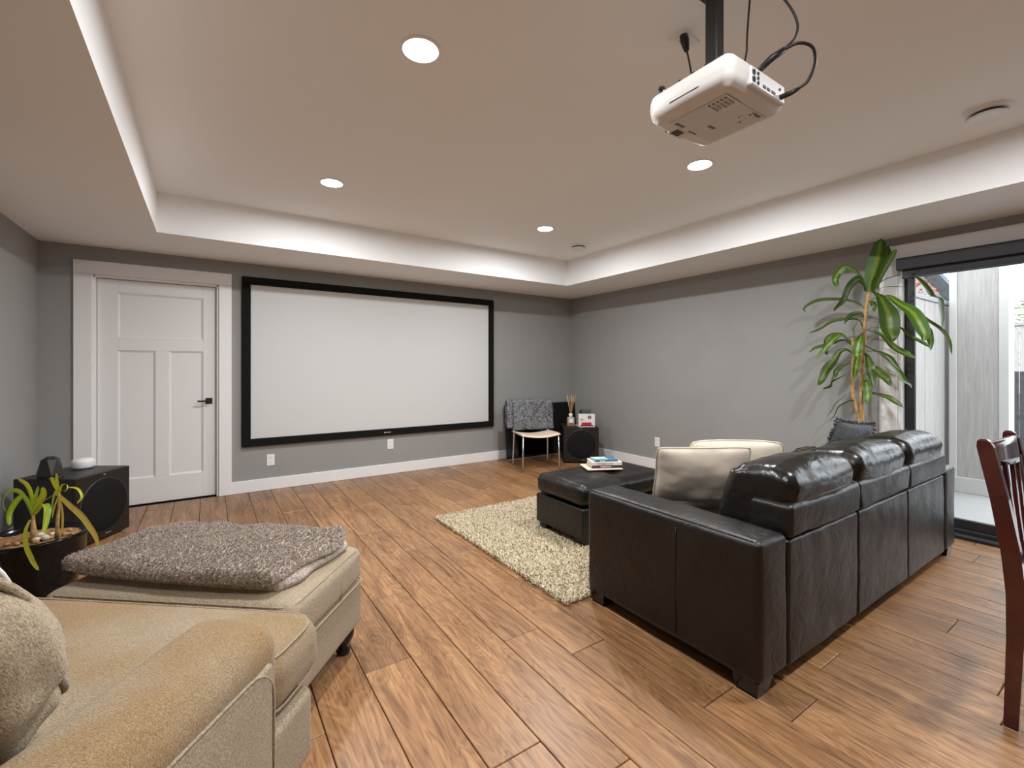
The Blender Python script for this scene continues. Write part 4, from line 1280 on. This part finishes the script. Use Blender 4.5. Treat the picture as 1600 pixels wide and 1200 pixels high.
YL = [([(258, 590), (210, 470), (150, 392), (80, 382), (32, 430), (25, 500), (45, 548)], 8, 0, 2.50, 2.58, 'yellow_leaf_green'),
      ([(260, 570), (242, 420), (205, 335), (140, 290)], 8, 1, 2.50, 2.60, 'yellow_leaf'),
      ([(262, 570), (268, 450), (300, 345)], 10, 1, 2.50, 2.52, 'yellow_leaf_green'),
      ([(266, 570), (295, 490), (335, 420), (335, 355)], 11, 1, 2.49, 2.45, 'yellow_leaf'),
      ([(257, 560), (185, 430), (110, 490), (70, 580), (75, 655)], 9, 1, 2.47, 2.42, 'yellow_leaf_green'),
      ([(272, 570), (335, 490), (368, 520), (360, 620), (338, 715)], 11, 1, 2.46, 2.38, 'yellow_leaf_green'),
      ([(240, 610), (205, 700), (212, 820), (250, 910), (266, 945), (305, 1005)], 9, 1, 2.40, 2.24, 'yellow_leaf'),
      ([(458, 395), (440, 310), (440, 245)], 8, 1, 2.50, 2.53, 'yellow_leaf'),
      ([(458, 395), (425, 340), (402, 285), (385, 290)], 6, 1, 2.48, 2.45, 'yellow_leaf'),
      ([(466, 400), (485, 340), (522, 340), (524, 372), (500, 392)], 3.5, 1, 2.48, 2.45, 'yellow_leaf'),
      ([(468, 395), (540, 360), (610, 372), (640, 430), (602, 485)], 4.5, 1, 2.48, 2.42, 'yellow_leaf'),
      ([(470, 425), (550, 500), (640, 580), (700, 660), (750, 740), (778, 835)], 10, 1, 2.47, 2.36, 'yellow_leaf_dry'),
      ([(470, 440), (492, 560), (490, 680), (468, 750)], 5.5, 1, 2.47, 2.40, 'yellow_leaf_dry'),
      ([(458, 400), (400, 430), (340, 470), (290, 525)], 7, 1, 2.46, 2.42, 'yellow_leaf'),
      ([(462, 420), (425, 400), (405, 470), (400, 560)], 13, 1, 2.52, 2.56, 'yellow_leaf_green'),
      ([(455, 430), (425, 520), (408, 600)], 3, 1, 2.47, 2.44, 'yellow_leaf_dry')]
for (px, w, tp, d0, d1, m) in YL:
    pp = path3([ypx(*q) for q in px], d0, d1)
    mkleaf('leaf', leaf(pp, w * .82 / 711 * 2.45, camright + Vector((0, 0, .5)) + Vector((rnd.uniform(-.3, .3),) * 3), prof=(lambda u: .35 + .65 * math.sin(math.pi * (.08 + .9 * u)) ** .7)), m, yp, YI)
for (px, d, r_) in (([(262, 575), (260, 640), (262, 700), (270, 780)], 2.49, [.006, .009, .014, .019]), ([(462, 400), (462, 500), (450, 620), (445, 760)], 2.48, [.005, .006, .008, .011])):
    pp = [at_depth(*ypx(*q), d) for q in px]
    g = Geo().add(*tube(pp, r_, 10)); g.xf(YI); mk('stem', g, 'stem_tan', yp)

# ------------------------------------------------------------------ tan armchair, footstool and fleece
HEAD = -math.atan2(.636, .772)
CL = (.57, 2.05)
def lb(name, e, r, mat, parent, n=8, seg=4, **kw):
    x0, x1, y0, y1, z0, z1 = e
    g = Geo().add(*softbox(x1 - x0, y1 - y0, z1 - z0, r, n, seg, **kw)); g.xf(T((x0 + x1) / 2, (y0 + y1) / 2, (z0 + z1) / 2))
    return mk(name, g, mat, parent)
def loop(parent, x0, x1, y0, y1, z, r, rad, mat, name='piping'):
    pts = [(p[0] + (x0 + x1) / 2, p[1] + (y0 + y1) / 2, z) for p in arc_rect(x1 - x0, y1 - y0, r)]
    return mk(name, tube(pts, rad, 8, closed=True), mat, parent)
fs = empty('footstool', CL + (0,), HEAD); tag(fs, 'tan upholstered footstool under the folded fleece blanket', 'footstool')
lb('base', (-.93, 0, -.535, 0, .115, .305), .022, 'beige_weave', fs, n=8, amp=.002, seed=60)
fcu = lb('cushion', (-.935, .004, -.54, .004, .300, .450), .040, 'beige_weave', fs, n=12, bulge=(.004, .004, .012), amp=.004, seed=61)
loop(fs, -.936, .006, -.541, .006, .304, .04, .0040, 'beige_weave')
loop(fs, -.920, -.010, -.526, -.010, .4405, .05, .0032, 'beige_weave')
g = Geo().add(*tube([(.0055, -.215, .312), (.009, -.215, .37), (.003, -.215, .425)], .0025, 6)); mk('seam', g, 'beige_weave', fs)
def bun(parent, x_, y_, h):
    g = Geo().add(*lathe([(.020, 0), (.028, .006), (.030, .016), (.020, .028), (.018, .036), (.034, .052), (.044, .075), (.046, .095), (.040, h + .004)], 24)); g.xf(T(x_, y_, 0))
    return mk('bun_foot', g, 'dark_wood_foot', parent)
for fx in (-.87, -.062):
    for fy in (-.475, -.055): bun(fs, fx, fy, .116)

bl = empty('fleece_blanket', CL + (.452,), HEAD); tag(bl, 'folded taupe fleece blanket lying on the tan footstool', 'blanket')
def quadmap(A, B, C_, D, z0, th, seed, lift):
    def fn(w, u):
        a, b_ = w.x + .5, w.y + .5
        q0 = Vector(A) * (1 - a) + Vector(D) * a
        q1 = Vector(B) * (1 - a) + Vector(C_) * a
        q = q0 * (1 - b_) + q1 * b_
        ed = .030 * noise.noise(Vector((u[0] * 1.6 + seed, u[1] * 1.6, seed)))
        lump = .022 * noise.noise(Vector((q.x * 4 + seed, q.y * 5, 1.0))) + .010 * noise.noise(Vector((q.x * 11, q.y * 12, seed)))
        rr = max(abs(u[0]), abs(u[1]))
        h = w.z / th + .5
        z = z0 + th * h * (1 - .25 * rr ** 6) + lift * lump * h
        # rounded corners in plan
        c = Vector(A) * .25 + Vector(B) * .25 + Vector(C_) * .25 + Vector(D) * .25
        q = c + (q - c) * (1 - .07 * (u[0] * u[1]) ** 4)
        return Vector((q.x + ed, q.y + ed * .6, max(z0 + .001, z)))
    return fn
A, B, C_, D = (-.99, -.41), (-.86, -.02), (-.025, -.045), (-.085, -.470)
g = Geo().add(*softbox(1, 1, .046, .0225, 30, 5, fn=quadmap(A, B, C_, D, .0, .046, 1.3, .3)))
lay = mk('lower_fold', g, 'fleece', bl)
A2, B2, C2, D2 = (-.985, -.46), (-.865, -.02), (-.030, -.05), (-.085, -.500)
g = Geo().add(*softbox(1, 1, .062, .0305, 44, 6, fn=quadmap(A2, B2, C2, D2, .036, .060, 5.7, 1.0)))
lay2 = mk('upper_fold', g, 'fleece', bl)
g = Geo()
rs3 = np.random.RandomState(12)
me = lay2.data
vv = me.vertices; polys = me.polygons
areas = np.array([p.area for p in polys]); areas /= areas.sum()
for k in rs3.choice(len(polys), 60000, p=areas):
    p = polys[int(k)]
    ws = rs3.dirichlet([1] * len(p.vertices))
    c_ = sum((vv[i].co * float(w_) for i, w_ in zip(p.vertices, ws)), Vector())
    n_ = p.normal
    if n_.z < -.4: continue
    d_ = (n_ + Vector(rs3.uniform(-.9, .9, 3))).normalized() * rs3.uniform(.006, .011)
    s_ = d_.orthogonal().normalized() * .0022
    g.v += [tuple(c_ - s_), tuple(c_ + s_), tuple(c_ + d_)]
    b = len(g.v) - 3
    g.f.append((b, b + 1, b + 2))
tag(mk('nap', g, 'fleece', bl), kind='stuff')

ac_ = empty('armchair', CL + (0,), HEAD); tag(ac_, 'wide tan upholstered armchair with loose back cushions', 'armchair')
lb('base', (-1.07, .150, -1.66, -.665, .10, .310), .03, 'beige_weave', ac_, n=8, amp=.002, seed=70)
def tnose(w, u):
    # plump rounded nose of the seat cushion
    return w
g = Geo().add(*softbox(.89, .80, .19, .05, 12, 4, bulge=(0, 0, .022), amp=.004, seed=71)); g.xf(T(-.46, -1.03, .405))
g.add(*softbox(1.215, .285, .185, .075, 12, 5, bulge=(0, .006, .008), amp=.004, seed=72), T(-.462, -.735, .402))
mk('seat_cushion', g, 'beige_weave_worn', ac_)
loop(ac_, -1.052, .130, -.872, -.606, .474, .085, .0035, 'beige_weave')
loop(ac_, -1.058, .136, -.872, -.602, .335, .085, .0035, 'beige_weave')
for s_ in (1, -1):
    # s_=1: arm on the viewer's side
    xa, xb_ = (-.045, .182) if s_ == 1 else (-1.102, -.875)
    def armfn(w, u):
        w.x += .012 * (1 - u[1] ** 2) * max(0, u[2]) * (1 if s_ == 1 else -1)
        return w
    arm = lb('arm', (xa, xb_, -1.70, -.862, .10, .622), .070, 'beige_weave_worn', ac_, n=12, seg=6, bulge=(.008, .012, .012), amp=.005, freq=5, seed=73 + s_, fn=armfn)
    xo = xb_ + .004 if s_ == 1 else xa - .004
    d = .012 * s_
    g = Geo().add(*softbox(.024, .66, .44, .010, 8, 3, bulge=(.010, 0, 0), amp=.002, seed=80)); g.xf(T(xo, -1.262, .322))
    pn = mk('side_panel', g, 'beige_weave', arm)
    pts = [(xo + d * .8, y_ - 1.262, z_ + .322) for (y_, z_, _) in arc_rect(.665, .445, .085, 6)]
    mk('piping', tube(pts, .0035, 8, closed=True), 'beige_weave', pn)
lb('backrest', (-1.08, .160, -1.80, -1.52, .10, .86), .07, 'beige_weave', ac_, n=10, amp=.004, seed=85)
def box_cushion(name, M, w, d, h, label, mat, seed, pip, over=0.0):
    def spill(p_, u):
        # above the arm the cushion swells out over it
        t = max(0, min(1, (p_.z + .12) / .10))
        if p_.x > 0: p_.x += over * t * t * (3 - 2 * t) * (p_.x / (w / 2))
        return p_
    p = empty(name); p.matrix_basis = ac_.matrix_basis @ M
    tag(p, label, 'cushion')
    mk('cover', softbox(w, d, h, .055, 14, 4, bulge=(.010, .040, .010), amp=.012, freq=7, seed=seed, fn=spill), mat, p)
    for yy in (d / 2 - .018, -d / 2 + .018):
        pts = [tuple(spill(Vector((a[0], yy, a[1])), None)) for a in arc_rect(w - .020, h - .020, .05, 12)]
        mk('piping', tube(pts, .0075, 8, closed=True), pip, p)
    return p
box_cushion('back_cushion', T(-.257, -1.290, .722) @ RX(math.radians(28)), .395, .17, .36, 'tan back cushion leaning in the armchair beside its arm', 'beige_weave', 86, 'beige_weave', .075)
box_cushion('back_cushion', T(-.665, -1.310, .722) @ RX(math.radians(28)), .375, .17, .36, 'tan back cushion leaning on the armchair far side', 'beige_weave', 87, 'beige_weave')
MM = ac_.matrix_basis @ (T(-.570, -1.060, .682) @ RZ(math.radians(6)) @ RX(math.radians(90 + 24)))
scatter('lumbar_pillow', 'small tan lumbar pillow with pale piping on the armchair', MM, .52, .30, .12, 'pillow_beige', 8, 'pillow_piping')

# ------------------------------------------------------------------ mahogany dining chair
dc = empty('dining_chair', (2.50, .335, 0)); tag(dc, 'glossy dark red wooden dining chair with slatted back', 'chair')
def loft(secs):
    v = []; f = []
    for (c, hx, hy) in secs:
        v += [(c[0] - hx, c[1] - hy, c[2]), (c[0] + hx, c[1] - hy, c[2]), (c[0] + hx, c[1] + hy, c[2]), (c[0] - hx, c[1] + hy, c[2])]
    for i in range(len(secs) - 1):
        for k in range(4):
            a, b_ = i * 4 + k, i * 4 + (k + 1) % 4
            f.append((a, b_, b_ + 4, a + 4))
    f += [(3, 2, 1, 0), tuple(len(v) - 4 + k for k in range(4))]
    return v, f
for sx in (-.20, .20):
    mk('back_post', loft([((sx, .012, 0), .015, .018), ((sx, .002, .30), .016, .021), ((sx, 0, .46), .016, .024), ((sx, .012, .60), .016, .024), ((sx, .040, .78), .016, .023), ((sx, .074, .955), .015, .022), ((sx, .079, .975), .012, .016), ((sx, .080, .982), .006, .008)]), 'mahogany', dc, smooth=False)
    mk('front_leg', loft([((sx, -.40, 0), .015, .015), ((sx, -.40, .44), .019, .019)]), 'mahogany', dc, smooth=False)
mk('top_rail', sheet(lambda a, b_: (-.19 + .38 * a, .062 - .030 * math.sin(math.pi * a) + .010 * b_ + .004, .885 + .080 * b_ + .012 * math.sin(math.pi * a) * b_), 12, 4, .022), 'mahogany', dc)
mk('lower_rail', box(-.19, .19, -.008, .014, .515, .550, .004), 'mahogany', dc, smooth=False)
for k in range(4):
    x_ = -.12 + .08 * k
    mk('slat', loft([((x_, .004, .54), .011, .006), ((x_, .020, .70), .011, .006), ((x_, .036 + .006 * (k in (0, 3)), .90), .011, .006)]), 'mahogany', dc, smooth=False)
mk('seat', box(-.215, .215, -.425, -.02, .435, .462, .006), 'mahogany', dc, smooth=False)
mk('apron', box(-.19, .19, -.40, -.02, .375, .436, .004), 'mahogany', dc, smooth=False)
sl = empty('padded_stool', (3.50, .41, 0)); tag(sl, 'round pale lilac padded stool between dining chair and patio door', 'stool')
mk('pad', lathe([(.0, .385), (.135, .385), (.148, .395), (.152, .430), (.148, .470), (.130, .492), (.07, .502), (.0, .504)], 40, cap=False), 'pad_lilac', sl)
mk('seat_ring', lathe([(.0, .350), (.135, .350), (.138, .386), (.0, .387)], 36, cap=False), 'mahogany', sl)
for k in range(4):
    a = math.pi / 4 + k * math.pi / 2
    mk('leg', tube([(.13 * math.cos(a), .13 * math.sin(a), 0), (.10 * math.cos(a), .10 * math.sin(a), .355)], [.012, .016], 10), 'mahogany', sl)

# ------------------------------------------------------------------ dracaena beside the patio door
SXP = 4.335
dp = empty('dracaena_plant', (SXP, 1.44, 0)); tag(dp, 'tall leafy green dracaena between the sofa and patio door', 'plant')
DI = dp.matrix_basis.inverted()
mk('pot', lathe([(.0, .003), (.105, 0), (.115, .005), (.150, .24), (.160, .25), (.160, .272), (.148, .274), (.143, .245), (.0, .244)], 40, cap=False), 'plant_pot_grey', dp)
tag(mk('soil', lathe([(.145, .240), (.07, .252), (.0, .255)], 28, cap=False), 'soil', dp), kind='stuff')
def stem(px, extra, r0, r1):
    pp = [at_x(p[0], p[1], SXP) for p in px]
    pp = extra + pp
    n_ = len(smoothpath(pp, 5))
    sp_ = smoothpath(pp, 5)
    rad = [r0 + (r1 - r0) * i / (n_ - 1) + .0016 * math.sin(i * 2.2) for i in range(n_)]
    g = Geo().add(*tube(sp_, rad, 10)); g.xf(DI); mk('stem', g, 'stem_tan', dp)
stem([(1347, 672), (1346.4, 638), (1346.4, 601), (1347, 573), (1349, 549), (1351, 510), (1354, 480), (1358, 456)], [Vector((SXP - .02, 1.445, .24)), Vector((SXP - .01, 1.455, .5))], .017, .012)
stem([(1343, 671), (1342, 653), (1338, 635), (1333, 617), (1332, 597), (1333, 565), (1333, 539), (1331, 528)], [Vector((SXP + .04, 1.47, .24)), Vector((SXP + .03, 1.475, .5))], .016, .011)
DL = [([(1359, 456), (1366, 425), (1372, 400), (1377, 373)], 23, 4.36, 1, 'u'), ([(1365, 454), (1378, 428), (1389, 409), (1401, 389)], 13, 4.25, 1, 'u'),
      ([(1366, 450), (1381, 412), (1388, 384)], 14, 4.42, 0, 'u'), ([(1356, 453), (1344, 430), (1323, 417), (1310, 425), (1305, 438), (1309, 449)], 12, 4.25, 1, 'd'),
      ([(1355, 456), (1346, 438), (1336, 440), (1321, 464), (1304, 488)], 17, 4.15, 0, 'd'), ([(1354, 485), (1342, 474), (1331, 470), (1311, 467), (1285, 467), (1269, 472), (1255, 482), (1258, 488)], 8, 4.30, 0, 'd'),
      ([(1362, 456), (1378, 440), (1394, 433), (1411, 430), (1432, 436), (1448, 452), (1455, 461), (1466, 467), (1467, 482), (1472, 500), (1475, 514)], 15, 4.18, 0, 'd'),
      ([(1364, 456), (1376, 466), (1386, 487), (1391, 514), (1394, 535)], 24, 4.10, 0, 'd'),
      ([(1360, 468), (1386, 463), (1402, 473), (1422, 485), (1435, 503), (1445, 522), (1442, 533)], 17, 4.12, 1, 'd'),
      ([(1358, 475), (1392, 467), (1425, 479), (1445, 497), (1470, 515), (1484, 536), (1487, 554)], 6, 4.25, 0, 'd'),
      ([(1352, 500), (1402, 510), (1420, 524), (1445, 537), (1454, 543)], 5, 4.22, 0, 'd'), ([(1420, 498), (1445, 510), (1453, 525), (1455, 548)], 9, 4.16, 0, 'd'),
      ([(1350, 515), (1375, 522), (1395, 541), (1415, 553), (1432, 560)], 10, 4.15, 0, 'd'), ([(1351, 549), (1365, 549), (1380, 553), (1395, 565), (1409, 581)], 9, 4.2, 0, 'd'),
      ([(1349, 572), (1362, 574), (1378, 586), (1393, 603)], 14, 4.18, 0, 'd'), ([(1351, 540), (1380, 556), (1402, 580), (1415, 598), (1425, 606)], 11, 4.15, 0, 'd'),
      ([(1350, 550), (1356, 560), (1361, 580), (1366, 608)], 12, 4.2, 0, 'd'), ([(1348, 585), (1353, 597), (1356, 615), (1356, 633)], 11, 4.22, 1, 'd'),
      ([(1347, 612), (1362, 614), (1385, 620), (1400, 628), (1411, 637)], 8, 4.2, 0, 'd'), ([(1351, 520), (1342, 500), (1320, 498), (1295, 503), (1278, 515), (1263, 520)], 9, 4.3, 0, 'd'),
      ([(1352, 498), (1345, 489), (1330, 492), (1319, 506)], 7, 4.25, 0, 'd'), ([(1332, 541), (1318, 524), (1303, 522), (1292, 531), (1290, 543), (1292, 555)], 13, 4.25, 0, 'd'),
      ([(1331, 540), (1318, 531), (1300, 536), (1274, 543), (1263, 550)], 8, 4.32, 0, 'd'), ([(1331, 535), (1316, 524), (1306, 527), (1296, 537), (1284, 549), (1276, 561)], 10, 4.20, 1, 'd'),
      ([(1332, 552), (1322, 546), (1311, 550), (1302, 563), (1290, 578), (1284, 593), (1278, 602)], 13, 4.2, 0, 'd'), ([(1333, 565), (1321, 569), (1310, 575), (1305, 583), (1299, 593)], 11, 4.25, 0, 'd'),
      ([(1332, 580), (1315, 588), (1301, 594), (1296, 602), (1286, 609)], 10, 4.25, 0, 'd'), ([(1336, 626), (1329, 627), (1316, 633), (1305, 646), (1297, 661)], 12, 4.2, 0, 'd'),
      ([(1334, 612), (1321, 617), (1305, 630), (1299, 640), (1291, 654)], 6, 4.3, 0, 'd'), ([(1347, 520), (1344, 529), (1339, 549), (1341, 562)], 14, 4.2, 1, 'd'),
      ([(1351, 497), (1341, 503), (1336, 512), (1333, 530)], 9, 4.22, 1, 'd'), ([(1342, 550), (1339, 562), (1337, 575), (1334, 595)], 9, 4.24, 1, 'd'),
      ([(1356, 470), (1362, 472), (1366, 478), (1367, 488)], 8, 4.25, 0, 'd'), ([(1347, 640), (1349, 615), (1352, 600), (1354, 590)], 6, 4.28, 1, 'd'),
      ([(1351, 505), (1362, 496), (1375, 499), (1384, 508)], 4, 4.28, 0, 'd'), ([(1350, 522), (1362, 512), (1376, 513), (1390, 520)], 4, 4.26, 0, 'd'),
      ([(1349, 535), (1362, 524), (1375, 522), (1390, 528)], 4, 4.25, 1, 'd'), ([(1349, 545), (1360, 533), (1374, 531), (1388, 536)], 4, 4.28, 0, 'd'),
      ([(1356, 466), (1372, 452), (1395, 448), (1413, 449)], 4, 4.2, 1, 'd')]
pr_u = lambda u: .30 + .70 * math.sin(math.pi * (.12 + .80 * u)) ** .8
pr_d = lambda u: .14 + .86 * max(0, math.sin(math.pi * (u ** 1.55) * .995)) ** .95
rnd = random.Random(31)
for (px, w, xt, br, kd) in DL:
    n_ = len(px)
    pp = []
    for i, p in enumerate(px):
        t = i / (n_ - 1)
        pp.append(at_x(p[0], p[1], SXP + (xt - SXP) * math.sin(t * math.pi / 2)))
    sd = camright * 1.0 + Vector((rnd.uniform(-.25, .25), rnd.uniform(-.25, .25), .55 if kd == 'd' else .0))
    mkleaf('leaf', leaf(pp, w * (1.05 if kd == 'u' or w > 14 else 1.02) / 711 * 3.5, sd, prof=pr_u if kd == 'u' else pr_d, twist=0 if kd == 'u' else rnd.uniform(-.8, .8) * (.3 if w >= 14 else 1), ripple=.02 if kd == 'u' else .12), 'dracaena_leaf_bright' if br else 'dracaena_leaf', dp, DI)
